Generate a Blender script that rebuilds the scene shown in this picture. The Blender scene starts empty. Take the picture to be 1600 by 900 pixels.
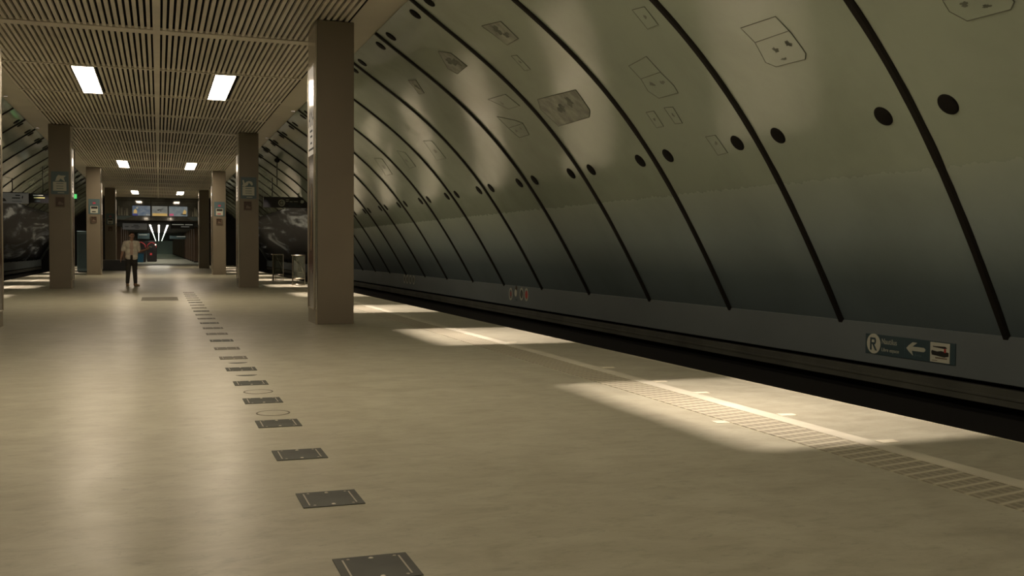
import bpy, bmesh, math, random
from math import sin, cos, pi, radians, sqrt, atan2
from mathutils import Vector, Matrix

# ------------------------------------------------------------------ scene, camera, light
SC = bpy.context.scene
COL = SC.collection
random.seed(7)

cam_d = bpy.data.cameras.new('camera')
cam = bpy.data.objects.new('camera', cam_d)
COL.objects.link(cam)
SC.camera = cam
F_PX, YAW, PITCH, ROLL, CAM_H = 1560.8, 0.33998, 0.03659, 0.007015, 1.22
cam_d.sensor_width = 36.0
cam_d.lens = F_PX / 1600.0 * 36.0
cam_d.clip_start = 0.05
cam_d.clip_end = 600.0
f0 = Vector((sin(YAW), cos(YAW), 0)); r0 = Vector((cos(YAW), -sin(YAW), 0)); u0 = Vector((0, 0, 1))
fw = f0 * cos(PITCH) - u0 * sin(PITCH)
up = u0 * cos(PITCH) + f0 * sin(PITCH)
rt2 = r0 * cos(ROLL) + up * sin(ROLL)
up2 = up * cos(ROLL) - r0 * sin(ROLL)
cam.matrix_world = Matrix(((rt2.x, up2.x, -fw.x, 0), (rt2.y, up2.y, -fw.y, 0), (rt2.z, up2.z, -fw.z, CAM_H), (0, 0, 0, 1)))

w = bpy.data.worlds.new('world')
SC.world = w
w.use_nodes = True
w.node_tree.nodes['Background'].inputs[0].default_value = (0.05, 0.05, 0.045, 1)
w.node_tree.nodes['Background'].inputs[1].default_value = 0.0
SC.view_settings.view_transform = 'Standard'
SC.view_settings.look = 'None'
SC.view_settings.gamma = 1.0
SC.view_settings.exposure = 0.0
SC.view_settings.use_curve_mapping = False
SC.cycles.caustics_reflective = False
SC.cycles.caustics_refractive = False
SC.cycles.blur_glossy = 1.0

LAMP_E = 26.5           # fluorescent panels in the ceiling
LAMP_C = (1.0, 0.82, 0.61)
DOWN_W = 84.0          # recessed downlights over the platform edges
DOWN_C = (1.0, 0.82, 0.70)

# ------------------------------------------------------------------ dimensions (metres)
CZ = 4.98               # ceiling
XE, XEL = 5.264, -5.37  # platform edges
XM = -0.05              # axis of the hall (left = mirrored about it)
Y0, Y1 = -7.0, 78.4     # hall
YC = 78.4               # portal / start of the passage
OX, OZ = 1.0, 0.4
CO = [6.828, -4.058, 5.012, -4.56, 1.959]
TI = -0.121
TH1 = 1.064
def mir(x): return 2 * XM - x
def rth(t): return sum(a * t ** i for i, a in enumerate(CO))
def vault(y, t, off=0.0, side=1):
    """point of the vault lining, off = metres towards the platform"""
    def p(tt):
        r = rth(tt); return Vector((OX + r * cos(tt), 0, OZ + r * sin(tt)))
    a, b = p(t - 0.005), p(t + 0.005)
    tg = (b - a).normalized()
    n = Vector((-tg.z, 0, tg.x))
    if n.x > 0: n = -n
    q = p(t) + n * off
    z = p(t).z
    x = q.x if side > 0 else mir(q.x)
    return Vector((x, y + TI * (z - 2), q.z))

# ------------------------------------------------------------------ materials
def mat(name, col, rough=0.5, metal=0.0, spec=0.5, emit=None, estr=0.0, noise=None, bump=None, coat=0.0):
    m = bpy.data.materials.new(name); m.use_nodes = True
    nt = m.node_tree; b = nt.nodes['Principled BSDF']
    b.inputs['Base Color'].default_value = (*col, 1)
    b.inputs['Roughness'].default_value = rough
    b.inputs['Metallic'].default_value = metal
    b.inputs['Specular IOR Level'].default_value = spec
    b.inputs['Coat Weight'].default_value = coat
    if emit:
        b.inputs['Emission Color'].default_value = (*emit, 1)
        b.inputs['Emission Strength'].default_value = estr
    if noise or bump:
        tc = nt.nodes.new('ShaderNodeTexCoord')
    if noise:
        sc, amt = noise[:2]
        n = nt.nodes.new('ShaderNodeTexNoise'); n.inputs['Scale'].default_value = sc; n.inputs['Detail'].default_value = 6
        nt.links.new(tc.outputs['Object'], n.inputs['Vector'])
        r = nt.nodes.new('ShaderNodeValToRGB')
        r.color_ramp.elements[0].position = 0.3; r.color_ramp.elements[1].position = 0.7
        r.color_ramp.elements[0].color = (*[max(0, c * (1 - amt)) for c in col], 1)
        r.color_ramp.elements[1].color = (*[min(1, c * (1 + amt)) for c in col], 1)
        nt.links.new(n.outputs['Fac'], r.inputs['Fac']); nt.links.new(r.outputs['Color'], b.inputs['Base Color'])
    if bump:
        n2 = nt.nodes.new('ShaderNodeTexNoise'); n2.inputs['Scale'].default_value = bump[0]; n2.inputs['Detail'].default_value = 3
        nt.links.new(tc.outputs['Object'], n2.inputs['Vector'])
        bp = nt.nodes.new('ShaderNodeBump'); bp.inputs['Strength'].default_value = bump[1]; bp.inputs['Distance'].default_value = bump[2] if len(bump) > 2 else 0.01
        nt.links.new(n2.outputs['Fac'], bp.inputs['Height']); nt.links.new(bp.outputs['Normal'], b.inputs['Normal'])
    return m

def N(nt, t, **kw):
    n = nt.nodes.new(t)
    for k, v in kw.items():
        if k in n.inputs.keys() if hasattr(n.inputs, 'keys') else False: n.inputs[k].default_value = v
        else: setattr(n, k, v)
    return n

def ramp(nt, fac, stops):
    r = nt.nodes.new('ShaderNodeValToRGB')
    e = r.color_ramp.elements
    while len(e) < len(stops): e.new(0.5)
    for el, (p, c) in zip(e, stops):
        el.position = p; el.color = (*c, 1) if len(c) == 3 else c
    nt.links.new(fac, r.inputs['Fac'])
    return r.outputs['Color']

def mixc(nt, fac, a, b, mode='MIX'):
    m = nt.nodes.new('ShaderNodeMix'); m.data_type = 'RGBA'; m.blend_type = mode
    for s, v in ((m.inputs[0], fac), (m.inputs[6], a), (m.inputs[7], b)):
        if hasattr(v, 'links') or isinstance(v, bpy.types.NodeSocket): nt.links.new(v, s)
        else: s.default_value = v if not isinstance(v, tuple) else ((*v, 1) if len(v) == 3 else v)
    return m.outputs[2]

def noise(nt, vec, scale, detail=5, rough=0.55, dist=0.0):
    n = nt.nodes.new('ShaderNodeTexNoise')
    n.inputs['Scale'].default_value = scale; n.inputs['Detail'].default_value = detail
    n.inputs['Roughness'].default_value = rough; n.inputs['Distortion'].default_value = dist
    nt.links.new(vec, n.inputs['Vector'])
    return n.outputs['Fac']

def mapping(nt, scale=(1, 1, 1), rot=(0, 0, 0)):
    tc = nt.nodes.new('ShaderNodeTexCoord'); mp = nt.nodes.new('ShaderNodeMapping')
    mp.inputs['Scale'].default_value = scale; mp.inputs['Rotation'].default_value = rot
    nt.links.new(tc.outputs['Object'], mp.inputs['Vector'])
    return mp.outputs['Vector']

def floor_mat():
    m = bpy.data.materials.new('worn_floor'); m.use_nodes = True
    nt = m.node_tree; b = nt.nodes['Principled BSDF']
    v = mapping(nt)
    big = noise(nt, v, 0.55, 6, 0.6, 0.4)
    col = ramp(nt, big, [(0.3, (0.325, 0.309, 0.228)), (0.5, (0.375, 0.362, 0.275)), (0.72, (0.420, 0.407, 0.315))])
    mid = noise(nt, mapping(nt, (1.6, 3.2, 1), (0, 0, 0.5)), 1.6, 7, 0.65, 0.8)
    col = mixc(nt, 0.55, col, ramp(nt, mid, [(0.35, (0.300, 0.281, 0.210)), (0.62, (0.440, 0.433, 0.338))]))
    sp = noise(nt, mapping(nt, (1.8, 3.2, 1), (0, 0, -0.3)), 3.0, 8, 0.75, 0.2)
    dirt = ramp(nt, sp, [(0.52, (0, 0, 0)), (0.80, (0.75, 0.75, 0.75))])
    col = mixc(nt, dirt, col, (0.190, 0.179, 0.128))
    fl = noise(nt, mapping(nt, (1.0, 2.0, 1), (0, 0, 0.7)), 11.0, 6, 0.7, 0.6)
    col = mixc(nt, ramp(nt, fl, [(0.58, (0, 0, 0)), (0.72, (0.7, 0.7, 0.7))]), col, (0.20, 0.19, 0.14))
    sc_ = noise(nt, mapping(nt, (0.5, 2.6, 1), (0, 0, 0.25)), 2.4, 8, 0.7, 1.2)
    col = mixc(nt, ramp(nt, sc_, [(0.58, (0, 0, 0)), (0.75, (0.5, 0.5, 0.5))]), col, (0.47, 0.45, 0.36))
    nt.links.new(col, b.inputs['Base Color'])
    rg = noise(nt, mapping(nt, (1, 0.6, 1)), 2.2, 5, 0.6, 0.3)
    rr = nt.nodes.new('ShaderNodeMapRange'); rr.inputs['To Min'].default_value = 0.285; rr.inputs['To Max'].default_value = 0.36
    rr.inputs['From Min'].default_value = 0.3; rr.inputs['From Max'].default_value = 0.7
    nt.links.new(rg, rr.inputs['Value']); nt.links.new(rr.outputs[0], b.inputs['Roughness'])
    b.inputs['Specular IOR Level'].default_value = 0.5
    bp = nt.nodes.new('ShaderNodeBump'); bp.inputs['Strength'].default_value = 0.12; bp.inputs['Distance'].default_value = 0.02
    nt.links.new(noise(nt, v, 3.0, 5), bp.inputs['Height']); nt.links.new(bp.outputs['Normal'], b.inputs['Normal'])
    return m

def vault_mat():
    """painted lining: warm grey above, a dark printed film that fades out below its upper edge"""
    m = bpy.data.materials.new('vault_lining'); m.use_nodes = True
    nt = m.node_tree; b = nt.nodes['Principled BSDF']
    v = mapping(nt)
    sx = nt.nodes.new('ShaderNodeSeparateXYZ')
    tc = nt.nodes.new('ShaderNodeTexCoord'); nt.links.new(tc.outputs['Object'], sx.inputs[0])
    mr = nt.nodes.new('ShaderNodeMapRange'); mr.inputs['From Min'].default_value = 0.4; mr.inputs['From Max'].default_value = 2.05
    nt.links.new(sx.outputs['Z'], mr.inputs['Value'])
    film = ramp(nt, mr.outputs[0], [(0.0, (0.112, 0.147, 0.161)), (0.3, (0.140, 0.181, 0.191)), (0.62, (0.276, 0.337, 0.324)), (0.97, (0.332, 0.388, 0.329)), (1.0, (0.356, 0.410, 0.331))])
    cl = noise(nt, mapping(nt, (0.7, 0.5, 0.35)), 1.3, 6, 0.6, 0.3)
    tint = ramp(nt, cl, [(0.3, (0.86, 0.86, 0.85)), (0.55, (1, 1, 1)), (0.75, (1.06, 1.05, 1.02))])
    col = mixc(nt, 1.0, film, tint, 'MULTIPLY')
    sp = noise(nt, mapping(nt, (1.0, 1.2, 0.8)), 4.0, 9, 0.8, 0.5)
    dirt = ramp(nt, sp, [(0.66, (0, 0, 0)), (0.85, (0.25, 0.25, 0.25))])
    col = mixc(nt, dirt, col, (0.12, 0.11, 0.085))
    nt.links.new(col, b.inputs['Base Color'])
    # the film is matt, the paint above it is glossy
    gt = nt.nodes.new('ShaderNodeMath'); gt.operation = 'GREATER_THAN'; gt.inputs[1].default_value = 2.02
    wz = nt.nodes.new('ShaderNodeMath'); wz.operation = 'ADD'
    wob = nt.nodes.new('ShaderNodeMath'); wob.operation = 'MULTIPLY'; wob.inputs[1].default_value = 0.12
    nz = nt.nodes.new('ShaderNodeMath'); nz.operation = 'SUBTRACT'; nz.inputs[1].default_value = 0.5
    nt.links.new(noise(nt, mapping(nt, (1, 5, 0.6)), 2.2, 4), nz.inputs[0]); nt.links.new(nz.outputs[0], wob.inputs[0])
    nt.links.new(sx.outputs['Z'], wz.inputs[0]); nt.links.new(wob.outputs[0], wz.inputs[1]); nt.links.new(wz.outputs[0], gt.inputs[0])
    rr = nt.nodes.new('ShaderNodeMapRange'); rr.inputs['To Min'].default_value = 0.5; rr.inputs['To Max'].default_value = 0.10
    nt.links.new(gt.outputs[0], rr.inputs['Value']); nt.links.new(rr.outputs[0], b.inputs['Roughness'])
    b.inputs['Specular IOR Level'].default_value = 0.4
    bp = nt.nodes.new('ShaderNodeBump'); bp.inputs['Strength'].default_value = 0.25; bp.inputs['Distance'].default_value = 0.02
    nt.links.new(noise(nt, mapping(nt, (1, 1, 1)), 0.8, 1, 0.4, 0.3), bp.inputs['Height']); nt.links.new(bp.outputs['Normal'], b.inputs['Normal'])
    return m

def mural_mat():
    m = bpy.data.materials.new('mural_print'); m.use_nodes = True
    nt = m.node_tree; b = nt.nodes['Principled BSDF']
    v = mapping(nt, (1.0, 0.11, 1.0))
    a = noise(nt, v, 1.0, 5, 0.58, 1.4)
    col = ramp(nt, a, [(0.43, (0.004, 0.0045, 0.005)), (0.52, (0.02, 0.022, 0.025)), (0.57, (0.12, 0.14, 0.165)), (0.64, (0.50, 0.56, 0.60))])
    nt.links.new(col, b.inputs['Base Color'])
    b.inputs['Roughness'].default_value = 0.55; b.inputs['Specular IOR Level'].default_value = 0.3
    return m

def tactile_mat():
    m = bpy.data.materials.new('tactile_strip'); m.use_nodes = True
    nt = m.node_tree; b = nt.nodes['Principled BSDF']
    hs = []
    for ang, sc, pw, amp in ((radians(78), 2.9, 4.0, 1.0), (radians(0), 5.2, 3.0, 0.45)):
        wv = nt.nodes.new('ShaderNodeTexWave'); wv.inputs['Scale'].default_value = sc
        nt.links.new(mapping(nt, (1, 1, 1), (0, 0, ang)), wv.inputs['Vector'])
        p = nt.nodes.new('ShaderNodeMath'); p.operation = 'POWER'; p.inputs[1].default_value = pw
        q = nt.nodes.new('ShaderNodeMath'); q.operation = 'MULTIPLY'; q.inputs[1].default_value = amp
        nt.links.new(wv.outputs['Fac'], p.inputs[0]); nt.links.new(p.outputs[0], q.inputs[0]); hs.append(q.outputs[0])
    mm = nt.nodes.new('ShaderNodeMath'); mm.operation = 'MAXIMUM'
    nt.links.new(hs[0], mm.inputs[0]); nt.links.new(hs[1], mm.inputs[1])
    wear = noise(nt, mapping(nt, (1, 1, 1)), 1.5, 5)
    col = ramp(nt, mm.outputs[0], [(0.05, (0.225, 0.208, 0.154)), (0.9, (0.460, 0.437, 0.330))])
    col = mixc(nt, ramp(nt, wear, [(0.45, (0, 0, 0)), (0.7, (0.4, 0.4, 0.4))]), col, (0.310, 0.292, 0.209))
    nt.links.new(col, b.inputs['Base Color']); b.inputs['Roughness'].default_value = 0.55
    bp = nt.nodes.new('ShaderNodeBump'); bp.inputs['Strength'].default_value = 0.6; bp.inputs['Distance'].default_value = 0.01
    nt.links.new(mm.outputs[0], bp.inputs['Height']); nt.links.new(bp.outputs['Normal'], b.inputs['Normal'])
    return m

def streak_mat(name, lo, hi, rough):
    """polished panel with faint vertical streaks"""
    m = bpy.data.materials.new(name); m.use_nodes = True
    nt = m.node_tree; b = nt.nodes['Principled BSDF']
    n = noise(nt, mapping(nt, (9, 9, 0.35)), 1.6, 6, 0.6)
    nt.links.new(ramp(nt, n, [(0.3, lo), (0.7, hi)]), b.inputs['Base Color'])
    b.inputs['Roughness'].default_value = rough
    return m

M = dict(
    floor=floor_mat(), vault=vault_mat(), mural=mural_mat(), tactile=tactile_mat(),
    slat=mat('ceiling_slat', (0.76, 0.70, 0.585), 0.5, noise=(0.8, 0.1)),
    void=mat('ceiling_void', (0.012, 0.010, 0.008), 0.9),
    baffle=mat('lamp_baffle', (0.004, 0.004, 0.004), 1.0, spec=0.0),
    soffit=mat('soffit_board', (0.60, 0.56, 0.44), 0.5, noise=(0.7, 0.08)),
    rib=mat('rib_gasket', (0.014, 0.012, 0.009), 0.7, spec=0.2),
    band=mat('wall_band', (0.115, 0.138, 0.145), 0.55, noise=(0.6, 0.1)),
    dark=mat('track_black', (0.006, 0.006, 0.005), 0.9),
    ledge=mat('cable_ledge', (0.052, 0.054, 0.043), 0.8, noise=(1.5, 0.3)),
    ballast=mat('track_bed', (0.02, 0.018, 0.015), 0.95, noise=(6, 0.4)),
    rail=mat('rail_steel', (0.12, 0.10, 0.08), 0.5, 0.7),
    port=mat('port_black', (0.010, 0.009, 0.007), 0.75, spec=0.15),
    column=mat('column_stone', (0.182, 0.154, 0.110), 0.45, noise=(1.2, 0.06)),
    plinth=mat('plinth_stone', (0.30, 0.26, 0.19), 0.4, noise=(1.2, 0.1)),
    steel=mat('polished_steel', (0.55, 0.52, 0.46), 0.18, 1.0),
    brushed=mat('brushed_steel', (0.48, 0.43, 0.34), 0.32, 1.0),
    glass_white=mat('poster_white_glow', (0.75, 0.69, 0.60), 0.11, emit=(1.0, 0.88, 0.72), estr=0.32),  # added glow stands in for lamp light reflected off the panel
    poster_dark=streak_mat('poster_dark_print', (0.05, 0.032, 0.024), (0.16, 0.115, 0.085), 0.25),
    poster_flesh=mat('poster_pale_print', (0.42, 0.29, 0.19), 0.15),
    poster_red=mat('poster_red_print', (0.12, 0.025, 0.015), 0.15),
    ink=mat('black_ink', (0.015, 0.014, 0.012), 0.5),
    plate=mat('floor_plate_steel', (0.058, 0.062, 0.052), 0.6, 0.0, spec=0.25, noise=(3.0, 0.35)),
    plate_worn=mat('floor_plate_worn', (0.15, 0.14, 0.11), 0.6, 0.0, spec=0.25, noise=(3.0, 0.3)),
    inlay=mat('plate_inlay', (0.34, 0.31, 0.25), 0.4, 0.3),
    stud=mat('plate_stud', (0.62, 0.58, 0.48), 0.35, 0.4),
    yellow=mat('edge_line_paint', (0.494, 0.477, 0.382), 0.5, noise=(2.5, 0.14)),
    marker=mat('pale_marker', (0.630, 0.593, 0.466), 0.5),
    edge=mat('coping_stone', (0.430, 0.410, 0.319), 0.5, noise=(1.2, 0.1)),
    lamp=mat('lamp_diffuser', (0.9, 0.9, 0.85), 0.4, emit=LAMP_C, estr=LAMP_E),
    lampframe=mat('lamp_frame', (0.5, 0.46, 0.38), 0.4),
    tube=mat('passage_tube', (0.9, 0.9, 0.85), 0.4, emit=(1.0, 0.95, 0.82), estr=10.0),
    tube_far=mat('passage_far_light', (0.5, 0.6, 0.5), 0.5, emit=(0.85, 0.98, 0.78), estr=3.5),
    signblue=mat('sign_blue', (0.035, 0.062, 0.072), 0.4),
    signteal=mat('sign_teal', (0.075, 0.12, 0.13), 0.4),
    signwhite=mat('sign_white', (0.460, 0.464, 0.380), 0.5),
    signcream=mat('sign_cream', (0.400, 0.410, 0.333), 0.5),
    signgrey=mat('sign_grey', (0.30, 0.30, 0.27), 0.4, emit=(0.8, 0.8, 0.75), estr=0.035),
    signblack=mat('sign_black', (0.012, 0.012, 0.013), 0.35),
    lettering=mat('lit_lettering', (0.6, 0.6, 0.5), 0.5, emit=(0.9, 0.9, 0.75), estr=0.16),
    yellowtext=mat('lit_yellow', (0.6, 0.55, 0.2), 0.5, emit=(0.85, 0.9, 0.4), estr=0.2),
    red=mat('sign_red', (0.36, 0.05, 0.045), 0.5),
    pink=mat('notice_red', (0.42, 0.05, 0.09), 0.5),
    green=mat('exit_green', (0.05, 0.4, 0.1), 0.5, emit=(0.15, 1.0, 0.25), estr=0.7),
    niche=mat('box_brown', (0.055, 0.03, 0.018), 0.5),
    nicheframe=mat('box_frame', (0.15, 0.115, 0.08), 0.5),
    bench=mat('bench_dark', (0.022, 0.024, 0.026), 0.4),
    benchtop=mat('bench_lid', (0.10, 0.10, 0.09), 0.4),
    bag=None,
    blue=mat('bin_blue', (0.02, 0.12, 0.20), 0.4),
    binlid=mat('bin_lid', (0.015, 0.05, 0.08), 0.4),
    cocoa=mat('passage_column', (0.13, 0.075, 0.04), 0.5, noise=(1.0, 0.12)),
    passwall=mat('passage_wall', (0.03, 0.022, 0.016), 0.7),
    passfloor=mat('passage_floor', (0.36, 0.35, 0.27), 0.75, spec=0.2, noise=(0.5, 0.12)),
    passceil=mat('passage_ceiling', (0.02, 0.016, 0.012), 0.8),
    endwall=mat('passage_end', (0.22, 0.25, 0.2), 0.6, emit=(0.6, 0.75, 0.55), estr=0.02),  # faint emission added so the end wall seems lit
    redlit=mat('kiosk_red', (0.3, 0.02, 0.02), 0.4, emit=(1.0, 0.08, 0.08), estr=0.22),
    whitelit=mat('kiosk_lamp', (0.8, 0.8, 0.6), 0.4, emit=(1, 0.95, 0.7), estr=1.5),
    kiosk=mat('kiosk_body', (0.03, 0.02, 0.018), 0.4),
    skin=mat('skin', (0.48, 0.28, 0.19), 0.5),
    hair=mat('hair', (0.015, 0.011, 0.008), 0.6),
    shirt=mat('shirt_linen', (0.85, 0.78, 0.66), 0.8, noise=(12, 0.18)),
    tee=mat('undershirt', (0.70, 0.52, 0.42), 0.8),
    trouser=mat('trousers_dark', (0.048, 0.043, 0.036), 0.8, noise=(15, 0.2)),
    shoe=mat('shoe_tan', (0.34, 0.25, 0.12), 0.6),
    sole=mat('shoe_sole', (0.5, 0.45, 0.35), 0.6),
    paper=mat('paper_white', (0.75, 0.72, 0.65), 0.6),
    stain=mat('hatch_stain', (0.130, 0.147, 0.114), 0.6, noise=(6, 0.5)),
    hatchline=mat('hatch_line', (0.150, 0.161, 0.126), 0.6),
    hatch=mat('hatch_cover', (0.30, 0.28, 0.21), 0.35, noise=(2.5, 0.12)),
    hatch_mottled=mat('hatch_mottled', (0.27, 0.29, 0.225), 0.4, noise=(5.5, 0.38)),
    board=mat('portal_board', (0.10, 0.105, 0.10), 0.05, noise=(0.8, 0.6), coat=1.0),
    boardline=mat('portal_joint', (0.01, 0.01, 0.01), 0.5),
    crayon=mat('mural_white_stroke', (0.36, 0.37, 0.35), 0.4),
    crayon2=mat('mural_grey_stroke', (0.10, 0.105, 0.105), 0.4),
)
def bag_mat():
    m = bpy.data.materials.new('clear_bag'); m.use_nodes = True
    nt = m.node_tree; b = nt.nodes['Principled BSDF']
    b.inputs['Base Color'].default_value = (0.17, 0.18, 0.14, 1); b.inputs['Roughness'].default_value = 0.3
    tr = nt.nodes.new('ShaderNodeBsdfTransparent'); mx = nt.nodes.new('ShaderNodeMixShader')
    tr.inputs[0].default_value = (0.82, 0.83, 0.75, 1)
    mx.inputs[0].default_value = 0.38
    nt.links.new(tr.outputs[0], mx.inputs[1]); nt.links.new(b.outputs[0], mx.inputs[2])
    nt.links.new(mx.outputs[0], nt.nodes['Material Output'].inputs['Surface'])
    return m
M['bag'] = bag_mat()

def screen_mat(name, parts):
    """a lit advertising screen: vertical bands of colour in object space"""
    m = bpy.data.materials.new(name); m.use_nodes = True
    nt = m.node_tree; b = nt.nodes['Principled BSDF']
    n = noise(nt, mapping(nt, (1, 1, 1)), 2.2, 4, 0.6, 0.6)
    c = ramp(nt, n, parts)
    nt.links.new(c, b.inputs['Base Color']); nt.links.new(c, b.inputs['Emission Color'])
    b.inputs['Emission Strength'].default_value = 0.55
    return m
M['screen_blue'] = screen_mat('screen_blue', [(0.35, (0.10, 0.14, 0.20)), (0.6, (0.19, 0.22, 0.25))])
M['screen_grey'] = screen_mat('screen_grey', [(0.35, (0.17, 0.18, 0.165)), (0.6, (0.24, 0.245, 0.22))])
M['screen_teal'] = screen_mat('screen_teal', [(0.35, (0.14, 0.18, 0.20)), (0.6, (0.22, 0.245, 0.25))])
M['gold_lit'] = mat('screen_gold', (0.5, 0.35, 0.12), 0.4, emit=(0.9, 0.6, 0.2), estr=0.4)
M['pink_lit'] = mat('screen_pink', (0.5, 0.1, 0.2), 0.4, emit=(1.0, 0.15, 0.3), estr=0.35)
M['navy_lit'] = mat('screen_navy', (0.03, 0.04, 0.14), 0.4, emit=(0.1, 0.12, 0.45), estr=0.25)
M['ink_lit'] = mat('screen_dark', (0.02, 0.02, 0.02), 0.4)

# only the ceiling lamps and passage tubes are sampled as light sources
for k_, m_ in M.items():
    if m_: m_.cycles.emission_sampling = 'FRONT' if k_ in ('lamp', 'tube') else 'NONE'

# ------------------------------------------------------------------ mesh helpers
class MB:
    def __init__(s): s.v = []; s.f = []; s.sm = []
    def quad(s, a, b, c, d, smooth=False):
        i = len(s.v); s.v += [tuple(a), tuple(b), tuple(c), tuple(d)]; s.f.append((i, i + 1, i + 2, i + 3)); s.sm.append(smooth)
    def box(s, x0, x1, y0, y1, z0, z1):
        i = len(s.v)
        s.v += [(x, y, z) for z in (z0, z1) for y in (y0, y1) for x in (x0, x1)]
        for q in ((0, 2, 3, 1), (4, 5, 7, 6), (0, 1, 5, 4), (2, 6, 7, 3), (0, 4, 6, 2), (1, 3, 7, 5)):
            s.f.append(tuple(i + k for k in q)); s.sm.append(False)
        return s
    def prism(s, pts, z0, z1, axis='z'):
        """extrude a polygon (list of 2D points); axis z: (x,y)+z, axis y: (x,z)+y"""
        i = len(s.v); n = len(pts)
        for z in (z0, z1):
            for p in pts:
                s.v.append((p[0], p[1], z) if axis == 'z' else (p[0], z, p[1]))
        s.f.append(tuple(i + k for k in range(n))[::-1]); s.f.append(tuple(i + n + k for k in range(n))); s.sm += [False] * 2
        for k in range(n):
            s.f.append((i + k, i + (k + 1) % n, i + n + (k + 1) % n, i + n + k)); s.sm.append(False)
        return s
    def lathe(s, prof, n=32, cx=0, cy=0, caps=True, smooth=True):
        i = len(s.v); m = len(prof)
        for (r, z) in prof:
            for k in range(n):
                a = 2 * pi * k / n; s.v.append((cx + r * cos(a), cy + r * sin(a), z))
        for j in range(m - 1):
            for k in range(n):
                s.f.append((i + j * n + k, i + j * n + (k + 1) % n, i + (j + 1) * n + (k + 1) % n, i + (j + 1) * n + k)); s.sm.append(smooth)
        if caps:
            s.f.append(tuple(i + k for k in range(n))[::-1]); s.f.append(tuple(i + (m - 1) * n + k for k in range(n))); s.sm += [False, False]
        return s
    def tube(s, pts, r, n=8, closed=False):
        pts = [Vector(p) for p in pts]; i = len(s.v); m = len(pts)
        rs = r if isinstance(r, (list, tuple)) else [r] * m
        for j, p in enumerate(pts):
            if closed: d = pts[(j + 1) % m] - pts[j - 1]
            else: d = pts[min(j + 1, m - 1)] - pts[max(j - 1, 0)]
            d.normalize()
            a = d.cross(Vector((0, 0, 1)))
            if a.length < 1e-3: a = d.cross(Vector((1, 0, 0)))
            a.normalize(); b = d.cross(a)
            for k in range(n):
                t = 2 * pi * k / n; s.v.append(tuple(p + a * (rs[j] * cos(t)) + b * (rs[j] * sin(t))))
        for j in range(m if closed else m - 1):
            for k in range(n):
                q = (j + 1) % m
                s.f.append((i + j * n + k, i + j * n + (k + 1) % n, i + q * n + (k + 1) % n, i + q * n + k)); s.sm.append(True)
        if not closed:
            s.f.append(tuple(i + k for k in range(n))[::-1]); s.f.append(tuple(i + (m - 1) * n + k for k in range(n))); s.sm += [False, False]
        return s
    def ball(s, c, rx, ry=None, rz=None, n=16, m=10, rot=None):
        ry = ry or rx; rz = rz or rx; i = len(s.v); c = Vector(c)
        for j in range(1, m):
            for k in range(n):
                t = pi * j / m; a = 2 * pi * k / n
                p = Vector((rx * sin(t) * cos(a), ry * sin(t) * sin(a), rz * cos(t)))
                if rot: p = rot @ p
                s.v.append(tuple(c + p))
        tp = Vector((0, 0, rz)); bt = Vector((0, 0, -rz))
        if rot: tp = rot @ tp; bt = rot @ bt
        s.v += [tuple(c + tp), tuple(c + bt)]; T = len(s.v) - 2
        for j in range(m - 2):
            for k in range(n):
                s.f.append((i + j * n + k, i + (j + 1) * n + k, i + (j + 1) * n + (k + 1) % n, i + j * n + (k + 1) % n)); s.sm.append(True)
        for k in range(n):
            s.f.append((T, i + k, i + (k + 1) % n)); s.f.append((T + 1, i + (m - 2) * n + (k + 1) % n, i + (m - 2) * n + k)); s.sm += [True, True]
        return s
    def capsule(s, a, b, ra, rb, n=14):
        """tapered limb with round ends"""
        a = Vector(a); b = Vector(b); d = (b - a)
        L = d.length; d.normalize(); pts = []; rs = []
        for k in range(5):
            t = pi / 2 * (1 - k / 4); pts.append(a - d * ra * sin(t)); rs.append(max(ra * cos(t), 1e-4))
        for k in range(1, 4):
            u = k / 4; pts.append(a + d * L * u); rs.append(ra + (rb - ra) * u)
        for k in range(5):
            t = pi / 2 * k / 4; pts.append(b + d * rb * sin(t)); rs.append(max(rb * cos(t), 1e-4))
        return s.tube(pts, rs, n)
    def xf(s, mtx, start=0):
        for k in range(start, len(s.v)): s.v[k] = tuple(mtx @ Vector(s.v[k]))
        return s
    def build(s, name, material, parent=None, bevel=0.0, seg=2, loc=None):
        me = bpy.data.meshes.new(name); me.from_pydata(s.v, [], s.f); me.update()
        me.polygons.foreach_set('use_smooth', s.sm)
        bm = bmesh.new(); bm.from_mesh(me); bmesh.ops.recalc_face_normals(bm, faces=bm.faces[:]); bm.to_mesh(me); bm.free()
        if material: me.materials.append(material)
        o = bpy.data.objects.new(name, me); COL.objects.link(o)
        if parent: o.parent = parent
        if loc: o.location = loc
        if bevel:
            b = o.modifiers.new('edge', 'BEVEL'); b.width = bevel; b.segments = seg; b.limit_method = 'ANGLE'
        return o

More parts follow.
